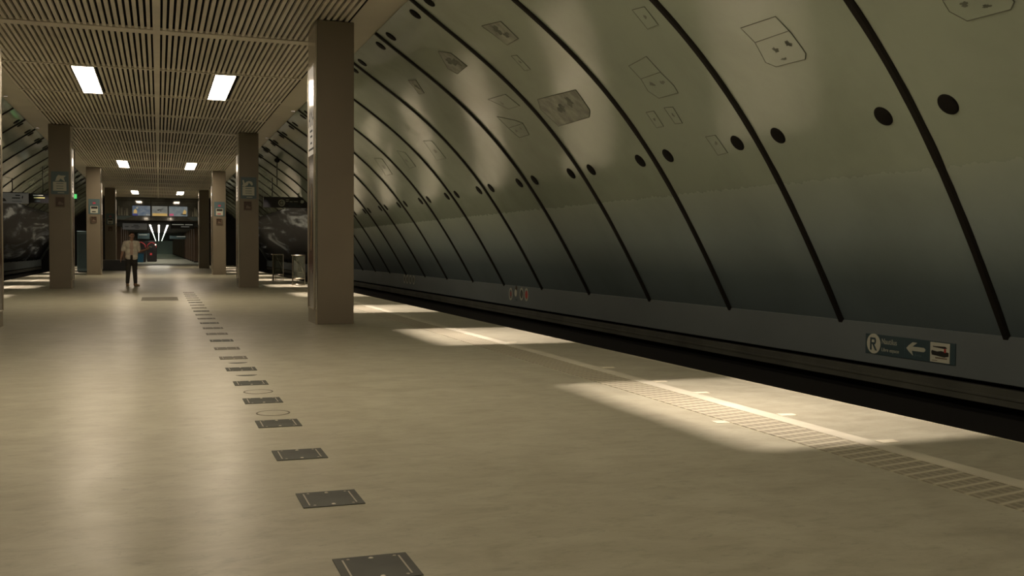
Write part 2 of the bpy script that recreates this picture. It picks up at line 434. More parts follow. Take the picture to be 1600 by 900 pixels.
def tag(o, label, cat, group=None, kind=None):
    o['label'] = label; o['category'] = cat
    if group: o['group'] = group
    if kind: o['kind'] = kind
    return o
def struct(o): o['kind'] = 'structure'; return o
def thing(name, label, cat, loc=(0, 0, 0), rot=(0, 0, 0), group=None):
    o = bpy.data.objects.new(name, None); COL.objects.link(o); o.empty_display_size = 0.1
    o.location = loc; o.rotation_euler = rot
    return tag(o, label, cat, group)
def copy_tree(o, parent=None):
    c = o.copy(); COL.objects.link(c)
    if parent: c.parent = parent
    for ch in list(o.children):
        copy_tree(ch, c)
    return c
def text(name, body, size, material, parent, loc, align='LEFT', sx=1.0, extr=0.0015, rot=(0, 0, 0)):
    cu = bpy.data.curves.new(name, 'FONT'); cu.body = body; cu.size = size; cu.extrude = extr
    cu.align_x = align; cu.align_y = 'CENTER'; cu.resolution_u = 3
    cu.materials.append(material)
    tmp = bpy.data.objects.new(name, cu); COL.objects.link(tmp)
    bpy.context.view_layer.update()
    me = bpy.data.meshes.new_from_object(tmp.evaluated_get(bpy.context.evaluated_depsgraph_get()))
    bpy.data.objects.remove(tmp)
    me.name = name
    o = bpy.data.objects.new(name, me); COL.objects.link(o); o.parent = parent
    o.location = loc; o.scale = (sx, 1, 1); o.rotation_euler = rot
    return o
FACE_CAM = (pi / 2, 0, 0)        # local x -> +X, local y -> up, local z -> -Y (towards the camera)
RIGHT_WALL = Matrix(((0, 0, -1), (-1, 0, 0), (0, 1, 0))).to_euler()   # local x -> -Y, y -> up, z -> -X
ORD = ['first', 'second', 'third', 'fourth', 'fifth', 'sixth', 'seventh', 'eighth', 'ninth', 'tenth']

# ------------------------------------------------------------------ the hall: floor, tracks, vault, ceiling
b = MB(); b.box(XEL, XE, Y0, YC, -0.35, 0.0)
floor = struct(b.build('floor', M['floor']))
b = MB(); b.box(XE, XE + 0.02, Y0, YC, -0.30, 0.003).box(XEL - 0.02, XEL, Y0, YC, -0.30, 0.003)
b.build('edge_nosing', M['edge'], floor)
b = MB(); b.box(XEL + 0.35, XE - 0.35, Y0, YC, -1.25, -0.35)
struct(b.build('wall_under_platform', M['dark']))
for side, nm in ((1, 'right'), (-1, 'left')):
    def sx(a, c): return (a, c) if side > 0 else (mir(c), mir(a))
    # track bed with rails
    b = MB(); b.box(*sx(XE - 0.3, 8.6), Y0, Y1, -1.4, -1.25)
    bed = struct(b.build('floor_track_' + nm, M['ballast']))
    for k, xr in enumerate((5.85, 7.28)):
        b = MB(); b.box(*sx(xr - 0.06, xr + 0.06), Y0, Y1, -1.25, -1.23).box(*sx(xr - 0.01, xr + 0.01), Y0, Y1, -1.23, -1.12).box(*sx(xr - 0.035, xr + 0.035), Y0, Y1, -1.12, -1.08)
        b.build('rail', M['rail'], bed)
    # trackside wall below the vault
    b = MB(); b.box(*sx(7.98, 8.3), Y0, Y1, -1.25, 0.46)
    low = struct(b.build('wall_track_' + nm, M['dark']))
    b = MB(); b.box(*sx(7.80, 7.98), Y0, Y1, -0.05, 0.425)
    band = struct(b.build('trim_band_' + nm, M['band'], bevel=0.008))
    b = MB(); b.box(*sx(7.80, 7.98), Y0, Y1, -0.27, -0.10).box(*sx(7.79, 7.80), Y0, Y1, -0.20, -0.17)
    struct(b.build('trim_ledge_' + nm, M['ledge'], bevel=0.01))
    # the vault lining, leaning ribs on it
    NT = 28
    b = MB(); ys = [Y0 - 1 + (Y1 + 1.2 - Y0) * k / 34 for k in range(35)]
    for off in (0.0, -0.14):
        for y in ys:
            for j in range(NT + 1): b.v.append(tuple(vault(y, TH1 * j / NT, off, side)))
    W = NT + 1; H_ = len(ys) * W
    for k in range(len(ys) - 1):
        for j in range(NT):
            q = (k * W + j, k * W + j + 1, (k + 1) * W + j + 1, (k + 1) * W + j)
            b.f.append(q); b.sm.append(True); b.f.append(tuple(H_ + i for i in q[::-1])); b.sm.append(True)
    rim = [j for j in range(W)] + [k * W + NT for k in range(1, len(ys))] + [(len(ys) - 1) * W + j for j in range(NT - 1, -1, -1)] + [k * W for k in range(len(ys) - 2, 0, -1)]
    for i in range(len(rim)):
        a, c = rim[i], rim[(i + 1) % len(rim)]; b.quad(b.v[a], b.v[c], b.v[H_ + c], b.v[H_ + a])
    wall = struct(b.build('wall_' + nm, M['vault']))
    for i in range(-5, 29):
        y = 7.38 + 2.51 * i
        if y < Y0 + 1: continue
        b = MB(); NR = 40
        rng = random.Random(i + 100 * side)
        for j in range(NR + 1):
            t = TH1 * j / NR
            wv = 0.05 + rng.uniform(-0.004, 0.004)
            for dy, off in ((-wv, -0.01), (-wv, 0.012), (-wv * 0.6, 0.03), (wv * 0.6, 0.03), (wv, 0.012), (wv, -0.01)):
                b.v.append(tuple(vault(y + dy, t, off, side)))
        for j in range(NR):
            for k in range(6):
                b.f.append((j * 6 + k, j * 6 + (k + 1) % 6, (j + 1) * 6 + (k + 1) % 6, (j + 1) * 6 + k)); b.sm.append(False)
        b.f.append((0, 1, 2, 3, 4, 5)); b.f.append(tuple(NR * 6 + k for k in range(6))[::-1]); b.sm += [False, False]
        b.build('rib', M['rib'], wall)
    # plain soffit between slats and vault, with the small apertures of the downlights
    SX0, SX1 = 2.985, 3.56
    HX0, HX1 = 3.408, 3.499
    DY = [6.86 + 6.92 * k for k in range(-1, 10)]
    b = MB(); yy = Y0
    for yc in DY:
        hy = 0.072 if abs(yc - 6.86) < 0.1 else 0.062
        ya, yb = yc - hy - 0.004, yc + hy + 0.004
        b.box(*sx(SX0, SX1), yy, ya, CZ - 0.012, CZ - 0.009)
        b.box(*sx(SX0, HX0 - 0.004), ya, yb, CZ - 0.012, CZ - 0.009); b.box(*sx(HX1 + 0.004, SX1), ya, yb, CZ - 0.012, CZ - 0.009)
        yy = yb
    b.box(*sx(SX0, SX1), yy, Y1, CZ - 0.012, CZ - 0.009)
    sof = struct(b.build('ceiling_border_' + nm, M['soffit']))
    HS = 0.226
    for yc in DY:
        b = MB()
        x0, x1 = sx(HX0 - 0.26, HX1 + 0.055); y0, y1 = yc - 0.30, yc + 0.30
        z0, z1 = CZ + 0.0, CZ + HS + 0.05
        hy = 0.072 if abs(yc - 6.86) < 0.1 else 0.062
        a0, a1 = sx(HX0, HX1)
        zp = CZ - 0.006
        b.box(x0, x1, y0, yc - hy, zp, CZ).box(x0, x1, yc + hy, y1, zp, CZ).box(x0, a0, yc - hy, yc + hy, zp, CZ).box(a1, x1, yc - hy, yc + hy, zp, CZ)
        b.box(x0, x0 + 0.01, y0, y1, z0, z1).box(x1 - 0.01, x1, y0, y1, z0, z1).box(x0, x1, y0, y0 + 0.01, z0, z1).box(x0, x1, y1 - 0.01, y1, z0, z1).box(x0, x1, y0, y1, z1, z1 + 0.01)
        hs = b.build('downlight', M['baffle'], sof)
        ld = bpy.data.lights.new('downlight_lamp', 'AREA'); ld.shape = 'RECTANGLE'; ld.size = 0.015; ld.size_y = 0.009
        ld.energy = DOWN_W * (1.0 if side > 0 else 0.9); ld.color = DOWN_C; ld.spread = radians(62)
        lo = bpy.data.objects.new('downlight_lamp', ld); COL.objects.link(lo); lo.parent = hs
        lo.location = (3.404 if side > 0 else mir(3.404), yc, CZ + HS)
        lo.rotation_euler = (0, 0.17 * -side, 0)
    # what closes the vault at the far end
    b = MB(); b.box(*sx(3.0, 9.2), Y1 + 0.8, Y1 + 1.0, -1.4, 6.2)
    struct(b.build('wall_end_' + nm, M['dark']))

# wall behind the camera keeps the hall closed
b = MB(); b.box(-9.5, 9.5, Y0 - 2.4, Y0 - 2.2, -1.4, 6.5); struct(b.build('wall_back', M['vault']))

# slatted ceiling: panels between cross bars, a centre bar
bars = []
k = -6
while 18.5 + 3.9 * k < Y1 + 0.2:
    bars.append((18.5 + 3.9 * k, k % 4 == 0)); k += 1
LAMP_ROWS = [8.75, 24.4, 47.75, 71.15, -2.95]  # first and last rows are unseen, added to brighten the near floor
LX = ((-1.674, -1.259), (1.18, 1.595))
b = MB()
XL, XR = mir(2.985), 2.985
prevs = [Y0] + [y for y, _ in bars]
edges = []
for i, (y, wide) in enumerate(bars):
    hw = 0.17 if wide else 0.055
    edges.append((y - hw, y + hw))
gaps = [(Y0, edges[0][0])] + [(edges[i][1], edges[i + 1][0]) for i in range(len(edges) - 1)] + [(edges[-1][1], Y1)]
P = 0.1006
for (ya, yb) in gaps:
    if yb - ya < 0.2: continue
    ya += 0.045
    for sgn in (-1, 1):
        for j in range(30 if sgn < 0 else 29):
            xa = XM + 0.035 + sgn * (0.075 + P * j + 0.022); xb = xa + sgn * 0.058
            x0, x1 = min(xa, xb), max(xa, xb)
            skip = False
            for ly in LAMP_ROWS:
                if ya < ly < yb and any(x1 > l0 - 0.03 and x0 < l1 + 0.03 for l0, l1 in LX): skip = True
            if not skip: b.box(x0, x1, ya, yb, CZ - 0.004, CZ + 0.05)
for (y, wide), (e0, e1) in zip(bars, edges):
    b.box(XL, XR, e0 + 0.065, e1 + 0.045, CZ - 0.006, CZ + 0.045)
b.box(XM + 0.035 - 0.06, XM + 0.035 + 0.06, Y0, Y1, CZ - 0.016, CZ + 0.04)
ceil = struct(b.build('ceiling', M['slat']))
b = MB(); b.box(XL - 0.02, XR + 0.02, Y0, Y1, CZ + 0.16, CZ + 0.2)
for xx in (XL, XR):
    b.box(xx - 0.01, xx + 0.01, Y0, Y1, CZ, CZ + 0.16)
b.build('void_backing', M['void'], ceil)

# ceiling lamps
def make_lamp():
    t = thing('ceiling_light', 'lamp', 'ceiling light')
    b = MB(); b.box(-0.2075, 0.2075, -1.86, 1.86, -0.012, -0.004); b.build('diffuser', M['lamp'], t)
    b = MB()
    b.box(-0.225, -0.209, -1.885, 1.885, -0.014, 0.07).box(0.209, 0.225, -1.885, 1.885, -0.014, 0.07).box(-0.209, 0.209, -1.885, -1.865, -0.014, 0.07).box(-0.209, 0.209, 1.865, 1.885, -0.014, 0.07).box(-0.209, 0.209, -1.865, 1.865, 0.055, 0.07)
    b.build('frame', M['lampframe'], t)
    return t
lab = {1: ('left lamp of the largest pair of bright ceiling panels', 'right lamp of the largest pair of bright ceiling panels'),
       2: ('left lamp of the second row of bright ceiling panels', 'right lamp of the second row of bright ceiling panels'),
       3: ('left lamp of the farthest row, above the lit screens', 'right lamp of the farthest row, above the lit screens'),
       4: ('added unseen left ceiling lamp behind the viewer, outside the photo', 'added unseen right ceiling lamp behind the viewer, outside the photo'),
       0: ('added unseen left ceiling lamp above the row of floor plates, outside the photo', 'added unseen right ceiling lamp above the row of floor plates, outside the photo')}
proto = None
for r, ly in enumerate(LAMP_ROWS):
    for s, (a, c) in enumerate(LX):
        if proto is None: proto = o = make_lamp()
        else: o = copy_tree(proto)
        o.location = ((a + c) / 2, ly, CZ)
        tag(o, lab[r][s], 'ceiling light', 'bright panels in the slatted ceiling')

# ------------------------------------------------------------------ columns, posters, notices
CXR, CXL, CW, CD = 2.42, -3.125, 0.628, 0.84
CY = [16.49 + 16.7 * k for k in range(4)]
def make_column(case_side, name_label):
    """local origin at the front left bottom corner; the steel-clad face looks to the hall axis"""
    t = thing('column', name_label, 'column'); t['kind'] = 'thing'
    b = MB()
    x0, x1 = (0.03, CW) if case_side < 0 else (0, CW - 0.03)
    b.box(x0, x1, 0, CD, 0, CZ - 0.02); b.build('shaft', M['column'], t, bevel=0.008)
    b = MB()
    xa, xb = (0.0, 0.029) if case_side < 0 else (CW - 0.029, CW)
    b.box(xa, xb, 0.005, CD - 0.005, 0.0, 0.24); b.build('plinth', M['plinth'], t)
    b = MB(); b.box(xa, xb, 0.005, CD - 0.005, 0.241, CZ - 0.03); b.build('steel_cladding', M['steel'], t, bevel=0.006)
    return t
def make_case(case_side, label, name='column_poster'):
    t = thing(name, label, 'poster')
    s = case_side; xa = -0.004 if s < 0 else CW + 0.004
    def slab(y0, y1, z0, z1, th):
        x0, x1 = (xa - th, xa) if s < 0 else (xa, xa + th)
        return MB().box(x0, x1, y0, y1, z0, z1)
    slab(0.09, CD - 0.09, 0.26, 2.80, 0.006).build('picture', M['poster_dark'], t)
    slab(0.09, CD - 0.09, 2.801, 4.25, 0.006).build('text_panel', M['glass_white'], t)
    b = MB()
    for (y0, y1, z0, z1) in ((0.06, 0.088, 0.24, 4.28), (CD - 0.088, CD - 0.06, 0.24, 4.28), (0.088, CD - 0.088, 0.24, 0.258), (0.088, CD - 0.088, 4.252, 4.28)):
        bb = slab(y0, y1, z0, z1, 0.018); b.f += [tuple(i + len(b.v) for i in f) for f in bb.f]; b.v += bb.v; b.sm += bb.sm
    b.build('frame', M['brushed'], t)
    # the printed figure: a tall pale shape with a red foot, generic
    fx = xa + s * 0.0075
    def blob(pts, name, m, th=0.0015):
        b = MB(); n = len(pts); i = 0
        x0, x1 = (fx - th, fx) if s < 0 else (fx, fx + th)
        b.v = [(x0, p[0], p[1]) for p in pts] + [(x1, p[0], p[1]) for p in pts]
        b.f = [tuple(range(n)), tuple(range(n, 2 * n))[::-1]] + [(k, (k + 1) % n, n + (k + 1) % n, n + k) for k in range(n)]; b.sm = [False] * len(b.f)
        b.build(name, m, t)
    blob([(0.36, 1.25), (0.30, 1.7), (0.33, 2.0), (0.31, 2.2), (0.38, 2.34), (0.45, 2.2), (0.44, 2.0), (0.50, 1.75), (0.47, 1.5), (0.52, 1.3), (0.46, 1.2)], 'printed_figure', M['poster_flesh'])
    blob([(0.15, 0.95), (0.20, 1.25), (0.36, 1.21), (0.45, 1.17), (0.6, 1.22), (0.70, 1.0), (0.55, 0.85), (0.3, 0.82)], 'printed_red_shape', M['poster_red'])
    # lettering
    rot = (pi / 2, 0, -pi / 2) if s < 0 else (pi / 2, 0, pi / 2)
    cy = CD / 2
    text('lettering', 'AMA', 0.46, M['ink'], t, (fx - (0 if s > 0 else 0), cy, 3.42), 'CENTER', 0.62, 0.001, rot)
    b = MB()
    for z, a, c in ((3.20, 0.28, 0.56), (3.11, 0.30, 0.52), (3.00, 0.34, 0.5), (2.90, 0.14, 0.70)):
        bb = slab(a, c, z - 0.016, z + 0.016, 0.0085); b.f += [tuple(i + len(b.v) for i in f) for f in bb.f]; b.v += bb.v; b.sm += bb.sm
    b.build('text_lines', M['ink'], t)
    return t
colR = make_column(-1, 'x'); colL = make_column(1, 'x')
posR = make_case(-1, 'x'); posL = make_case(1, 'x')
rl = ['big brown column on the right, nearest and tallest of all', 'second brown column of the right row, behind the two clear bins', 'third brown column of the right row with a white and red notice', 'fourth brown column of the right row, beside the passage mouth']
ll = ['brown column at the very left edge of the photo, only its steel side showing', 'second brown column of the left row, in front of the dark mural', 'third brown column of the left row, left of the walking person', 'fourth brown column of the left row, behind the dark bench']
pr = ['tall framed poster on the steel side of the big near right column', 'tall framed poster on the steel side of the second right column', 'tall framed poster on the steel side of the third right column', 'tall framed poster on the steel side of the fourth right column']
pl = ['tall framed poster on the column at the left photo edge', 'tall framed poster on the steel side of the second left column', 'tall framed poster on the steel side of the third left column', 'tall framed poster on the steel side of the fourth left column']
for k in range(4):
    for (cp, pp, x, lc, lp, g) in ((colR, posR, CXR, rl, pr, 'right'), (colL, posL, CXL, ll, pl, 'left')):
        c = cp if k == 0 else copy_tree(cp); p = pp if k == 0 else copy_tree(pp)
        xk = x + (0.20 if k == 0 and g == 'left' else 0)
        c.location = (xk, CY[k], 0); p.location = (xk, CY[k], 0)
        tag(c, lc[k], 'column', 'columns of the %s row' % g, 'thing'); tag(p, lp[k], 'poster', 'framed posters on the column sides')

def notice(kind, x, y, z, label, name='column_notice', mirror=False):
    """blue information sheet on a column front, origin at its centre"""
    t = thing(name, label, 'notice', (x, y - 0.004, z), FACE_CAM, 'information notices on the columns')
    MB().box(-0.245, 0.245, -0.345, 0.345, -0.004, 0.004).build('panel', M['signteal' if kind < 2 else 'signteal'], t)
    if kind < 2:
        pts = [(-0.20, 0.06), (-0.17, 0.12), (-0.19, 0.24), (-0.15, 0.25), (-0.12, 0.14), (-0.06, 0.20), (0.02, 0.22), (0.10, 0.20), (0.14, 0.12), (0.10, 0.07), (0.06, 0.12), (0.01, 0.17), (-0.03, 0.08), (-0.09, 0.06), (-0.12, 0.03)]
        if mirror: pts = [(-0.13, 0.05), (-0.09, 0.18), (-0.04, 0.24), (0.03, 0.22), (0.17, 0.22), (0.11, 0.16), (0.14, 0.04), (0.09, 0.07), (0.02, 0.13), (-0.03, 0.06)]
        MB().prism([(p[0], p[1]) for p in pts], 0.004, 0.0065).build('pale_emblem', M['signwhite'], t)
        MB().box(-0.19, 0.18, -0.24, 0.03, 0.004, 0.007).build('white_sheet', M['signwhite'], t)
        b = MB()
        for zz in (-0.02, -0.10, -0.17): b.box(-0.10, 0.10, zz - 0.009, zz + 0.009, 0.007, 0.008)
        b.build('text_lines', M['signteal'], t)
        MB().box(-0.06, 0.12, -0.31, -0.285, 0.004, 0.0055).build('footer_line', M['signcream'], t)
    else:
        MB().box(-0.16, 0.16, -0.30, 0.02, 0.004, 0.007).build('white_sheet', M['signwhite'], t)
        MB().box(-0.06, 0.06, 0.12, 0.20, 0.004, 0.0065).build('red_emblem', M['pink'], t)
        MB().box(-0.13, 0.14, -0.10, 0.0, 0.007, 0.008).build('dark_picture', M['ink'], t)
        MB().box(-0.10, 0.07, -0.26, -0.21, 0.007, 0.008).build('text_line', M['pink' if kind == 2 else 'ink'], t)
    return t
def callbox(x, y, z, label):
    t = thing('wall_box', label, 'box', (x, y - 0.004, z), FACE_CAM, 'small brown boxes below the notices')
    b = MB(); b.box(-0.135, -0.115, -0.15, 0.15, -0.004, 0.035).box(0.115, 0.135, -0.15, 0.15, -0.004, 0.035).box(-0.115, 0.115, 0.13, 0.15, -0.004, 0.035).box(-0.115, 0.115, -0.15, -0.13, -0.004, 0.035)
    b.build('frame', M['nicheframe'], t, bevel=0.003)
    MB().box(-0.114, 0.114, -0.129, 0.129, -0.004, 0.012).build('door', M['niche'], t)
    MB().prism([(-0.06, -0.09), (0.09, -0.09), (0.09, -0.05), (0.02, -0.01), (-0.02, 0.02), (-0.05, -0.03)], 0.012, 0.02).build('handset', M['nicheframe'], t)
    return t
mid = CW / 2
notice(0, CXR + mid, CY[1], 3.20, 'blue notice with white sheet on the second right column')
callbox(CXR + mid - 0.03, CY[1], 2.63, 'small brown box under the blue notice on the second right column')
notice(1, CXL + mid, CY[1], 3.20, 'blue notice with white sheet on the second left column', mirror=True)
callbox(CXL + mid, CY[1], 2.63, 'small brown box under the blue notice on the second left column')
notice(2, CXR + mid + 0.02, CY[2], 3.15, 'notice with red mark and dark picture on the third right column')
callbox(CXR + mid, CY[2], 2.55, 'small brown box on the third right column')
notice(3, CXL + mid + 0.02, CY[2], 3.15, 'notice with a dark picture on the third left column')
callbox(CXL + mid, CY[2], 2.55, 'small brown box on the third left column')
notice(3, CXL + mid, CY[3], 3.05, 'small notice with white sheet on the fourth left column')
callbox(CXL + mid, CY[3], 2.45, 'small brown box on the fourth left column')

# ------------------------------------------------------------------ vault fittings: ports, hatches, murals
def make_port(side):
    b = MB(); b.lathe([(0.104, -0.02), (0.104, 0.006), (0.098, 0.014), (0.085, 0.016), (0.05, 0.020), (0.0005, 0.022)], 28)
    return b
PORTMESH = {}
def port(y, t, side, label, group):
    p = vault(y, t, 0.0, side); e = vault(y, t + 0.01, 0.0, side) - vault(y, t - 0.01, 0.0, side)
    e.y = 0; e.normalize(); n = vault(y, t, 0.1, side) - p; n.y = 0; n.normalize()
    l = n.cross(e)
    if 'm' not in PORTMESH:
        o = make_port(1).build('round_port', M['port']); PORTMESH['m'] = o.data
    else:
        o = bpy.data.objects.new('round_port', PORTMESH['m']); COL.objects.link(o)
    o.matrix_world = Matrix(((e.x, l.x, n.x, p.x), (e.y, l.y, n.y, p.y), (e.z, l.z, n.z, p.z), (0, 0, 0, 1)))
    return tag(o, label, 'round port', group)
def nth(i): return ORD[i] if i < len(ORD) else None
for i in range(0, 21):
    y = 7.38 + 2.51 * i
    for s, wd in ((1, 'left'), (-1, 'right')):
        yy = y + 0.408 * s
        rib = nth(i)
        if rib: port(yy, 0.372, 1, 'black round port, middle row, just %s of the %s rib from right edge' % (wd, rib), 'round ports, middle row of the right vault')
        else: port(yy, 0.372, 1, 'tiny far black port of the middle row on the right vault', 'round ports, middle row of the right vault')
        if i >= 3:
            if i in (3, 4, 5): port(yy, 1.022, 1, 'black round port near the ceiling edge, %s of the %s rib from right' % (wd, rib), 'round ports, upper row of the right vault')
            else: port(yy, 1.022, 1, 'small black port of the upper row on the right vault, left of the big column', 'round ports, upper row of the right vault')
for i in range(10, 24):
    for s in (1, -1):
        port(7.38 + 2.51 * i + 0.408 * s, 1.022, -1, 'small black port at the top of the left vault', 'round ports, upper row of the left vault')

HATCH = {
 'A': ([(14.49, .614), (13.14, .6), (13.22, .535), (13.39, .517), (14.55, .518), (14.67, .584)], 'hatch_mottled', 'large mottled six-sided hatch between the third and fourth ribs from the right'),
 'B': ([(11.4, .608), (11.37, .569), (11.42, .536), (11.3, .512), (10.82, .511), (10.8, .53), (10.86, .567), (10.89, .614)], 'hatch', 'outlined hatch with two dark smudges between the second and third ribs from the right'),
 'C': ([(8.95, .598), (8.9, .562), (8.95, .519), (8.84, .505), (8.37, .503), (8.31, .513), (8.32, .556), (8.37, .595)], 'hatch', 'large outlined hatch between the first and second ribs from the right'),
 'D': ([(6.47, .53), (6.47, .511), (6.36, .49), (5.94, .489), (5.88, .498), (5.9, .521)], 'hatch', 'outlined hatch cut off by the top right corner of the photo'),
 'E': ([(13.87, .878), (13.78, .794), (13.32, .794), (13.27, .859)], 'hatch_mottled', 'mottled hatch high up between the third and fourth ribs from the right'),
 'F': ([(16.02, .89), (16.4, .826), (16.28, .795), (15.65, .801), (15.68, .862)], 'hatch_mottled', 'dark mottled hatch high up between the fourth and fifth ribs from the right'),
 'G': ([(10.39, .723), (10.14, .717), (10.18, .669), (10.43, .67)], 'hatch', 'small outlined hatch at the top, above the two-smudge hatch'),
 'H': ([(13.99, .762), (13.82, .756), (13.85, .702), (14.05, .706)], 'hatch', 'small outlined hatch above the large mottled six-sided hatch'),
 'I': ([(16.47, .61), (16.42, .561), (16.31, .52), (15.83, .52), (15.71, .562), (15.91, .578)], 'hatch', 'outlined hatch between the fourth and fifth ribs from the right'),
 'J': ([(16.17, .674), (15.38, .666), (15.27, .616), (15.76, .619)], 'hatch', 'faint hatch above the outlined one between the fourth and fifth ribs'),
 'K': ([(10.86, .399), (10.64, .398), (10.6, .355), (10.83, .353)], 'hatch', 'small pale hatch left of the port beside the second rib from the right'),
 'L': ([(11.82, .488), (11.62, .486), (11.64, .444), (11.83, .445)], 'hatch', 'left one of two faint small hatches below the two-smudge hatch'),
 'M': ([(11.34, .487), (11.14, .483), (11.17, .441), (11.34, .444)], 'hatch', 'right one of two faint small hatches below the two-smudge hatch'),
 'N': ([(18.48, .868), (18.15, .852), (18.46, .796), (18.75, .802)], 'hatch_mottled', 'small mottled hatch high up between the fifth and sixth ribs from the right'),
 'O': ([(23.7, .633), (23.23, .611), (23.41, .534), (24.04, .534)], 'hatch', 'outlined hatch between the seventh and eighth ribs from the right'),
 'P': ([(21.23, .628), (20.73, .615), (20.84, .528), (21.52, .532)], 'hatch', 'outlined hatch between the sixth and seventh ribs from the right'),
 'Q': ([(26.18, .641), (25.56, .623), (25.97, .533), (26.69, .537)], 'hatch', 'outlined hatch nearest to the big column on the right'),
}
STAIN = {'A': [(14.0, .565, .17, .018), (13.6, .575, .12, .02)], 'B': [(11.22, .549, .06, .008), (10.98, .545, .06, .007)], 'C': [(8.68, .536, .05, .008), (8.45, .54, .06, .008), (8.65, .515, .05, .004)],
         'E': [(13.6, .845, .13, .02), (13.5, .82, .1, .014)], 'F': [(16.0, .84, .2, .022), (15.85, .83, .15, .02)], 'G': [(10.28, .697, .03, .008)], 'H': [(13.92, .735, .03, .008)],
         'I': [(16.2, .545, .05, .008), (15.95, .548, .05, .006)], 'K': [(10.72, .38, .04, .006)], 'L': [(11.74, .466, .03, .006)], 'M': [(11.25, .465, .03, .006)], 'D': [(6.3, .515, .06, .005), (6.12, .503, .05, .004)],
         'O': [(23.7, .575, .1, .015)], 'P': [(21.1, .57, .1, .015)], 'Q': [(26.1, .58, .12, .015)], 'N': [(18.45, .83, .1, .015)], 'J': [(15.8, .645, .06, .008)]}
for key, (poly, mt, label) in HATCH.items():
    n = len(poly); cy = sum(p[0] for p in poly) / n; ct = sum(p[1] for p in poly) / n
    # densify the outline
    out = []
    for i in range(n):
        a, c = poly[i], poly[(i + 1) % n]
        for k in range(4): out.append((a[0] + (c[0] - a[0]) * k / 4, a[1] + (c[1] - a[1]) * k / 4))
    m = len(out); b = MB(); R = 4
    for ring in range(R + 1):
        u = ring / R
        for (y, t) in out: b.v.append(tuple(vault(cy + (y - cy) * u, ct + (t - ct) * u, 0.006)))
    for ring in range(R):
        for k in range(m):
            b.f.append((ring * m + k, ring * m + (k + 1) % m, (ring + 1) * m + (k + 1) % m, (ring + 1) * m + k)); b.sm.append(True)
    base = len(b.v)
    low = [tuple(vault(y, t, 0.002)) for (y, t) in out]
    for k in range(m):
        b.quad(b.v[R * m + k], b.v[R * m + (k + 1) % m], low[(k + 1) % m], low[k])
    me = b
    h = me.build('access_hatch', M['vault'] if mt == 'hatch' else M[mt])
    tag(h, label, 'hatch', 'hatches in the right vault')
    strong = key in 'ABCDEFI'
    MB().tube([vault(y, t, 0.006) for y, t in out], 0.004 if key in 'ABCD' else (0.0045 if strong else 0.0035), 6, True).build('outline', M['hatchline'], h)
    if key in 'BCI':
        q = {'B': ((11.37, .569), (10.86, .567)), 'C': ((8.9, .562), (8.32, .556)), 'I': ((16.42, .561), (15.71, .562))}[key]
        MB().tube([vault(q[0][0] + (q[1][0] - q[0][0]) * k / 4, q[0][1], 0.007) for k in range(5)], 0.004, 6).build('cross_line', M['hatchline'], h)
    rng = random.Random(ord(key))
    for (sy, st, ry, rt) in STAIN.get(key, []):
        b = MB(); NB = 30
        ph = [rng.uniform(0, 6.28) for _ in range(4)]
        for k in range(NB):
            a = 2 * pi * k / NB; rr = 0.72 + 0.16 * sin(2 * a + ph[0]) + 0.13 * sin(3 * a + ph[1]) + 0.1 * sin(5 * a + ph[2]) + 0.08 * sin(8 * a + ph[3])
            b.v.append(tuple(vault(sy + ry * rr * cos(a), st + rt * rr * sin(a), 0.0072)))
        b.v.append(tuple(vault(sy, st, 0.0072)))
        for k in range(NB): b.f.append((k, (k + 1) % NB, NB)); b.sm.append(False)
        b.build('smudge', M['stain'], h)

for side, nm in ((1, 'right'), (-1, 'left')):
    b = MB(); ya, yb = 43.0, 76.5
    NY, NTm = 30, 14
    for k in range(NY + 1):
        for j in range(NTm + 1): b.v.append(tuple(vault(ya + (yb - ya) * k / NY, 0.012 + 0.52 * j / NTm, 0.045, side)))
    W = NTm + 1
    for k in range(NY):
        for j in range(NTm): b.f.append((k * W + j, k * W + j + 1, (k + 1) * W + j + 1, (k + 1) * W + j)); b.sm.append(True)
    mu = b.build('wall_mural', M['mural'])
    s = mu.modifiers.new('thick', 'SOLIDIFY'); s.thickness = 0.02
    tag(mu, 'dark painted mural along the lower %s vault wall' % nm, 'mural')
    def stroke(pts, wd, name, m):
        b = MB(); n = len(pts)
        for k, (y, t) in enumerate(pts):
            ww = wd * sin(pi * (k + 0.35) / (n - 0.3)) + 0.02
            b.v.append(tuple(vault(y - ww, t, 0.06, side))); b.v.append(tuple(vault(y + ww, t + 0.004, 0.06, side)))
        for k in range(n - 1): b.f.append((2 * k, 2 * k + 1, 2 * k + 3, 2 * k + 2)); b.sm.append(True)
        b.build(name, m, mu)
    if side > 0:
        stroke([(58.0, .35), (58.8, .315), (59.5, .28), (60.6, .245), (62.2, .21)], 0.55, 'white_stroke', M['crayon'])
        stroke([(64.0, .33), (65.3, .29), (66.2, .26)], 1.0, 'grey_stroke', M['crayon2'])
    else:
        stroke([(58.0, .30), (57.0, .26), (55.8, .21), (54.2, .165), (52.8, .13)], 0.5, 'white_stroke', M['crayon'])
        stroke([(63.0, .2), (60.6, .12), (58.0, .05), (57.0, .03)], 1.1, 'grey_stroke', M['crayon2'])

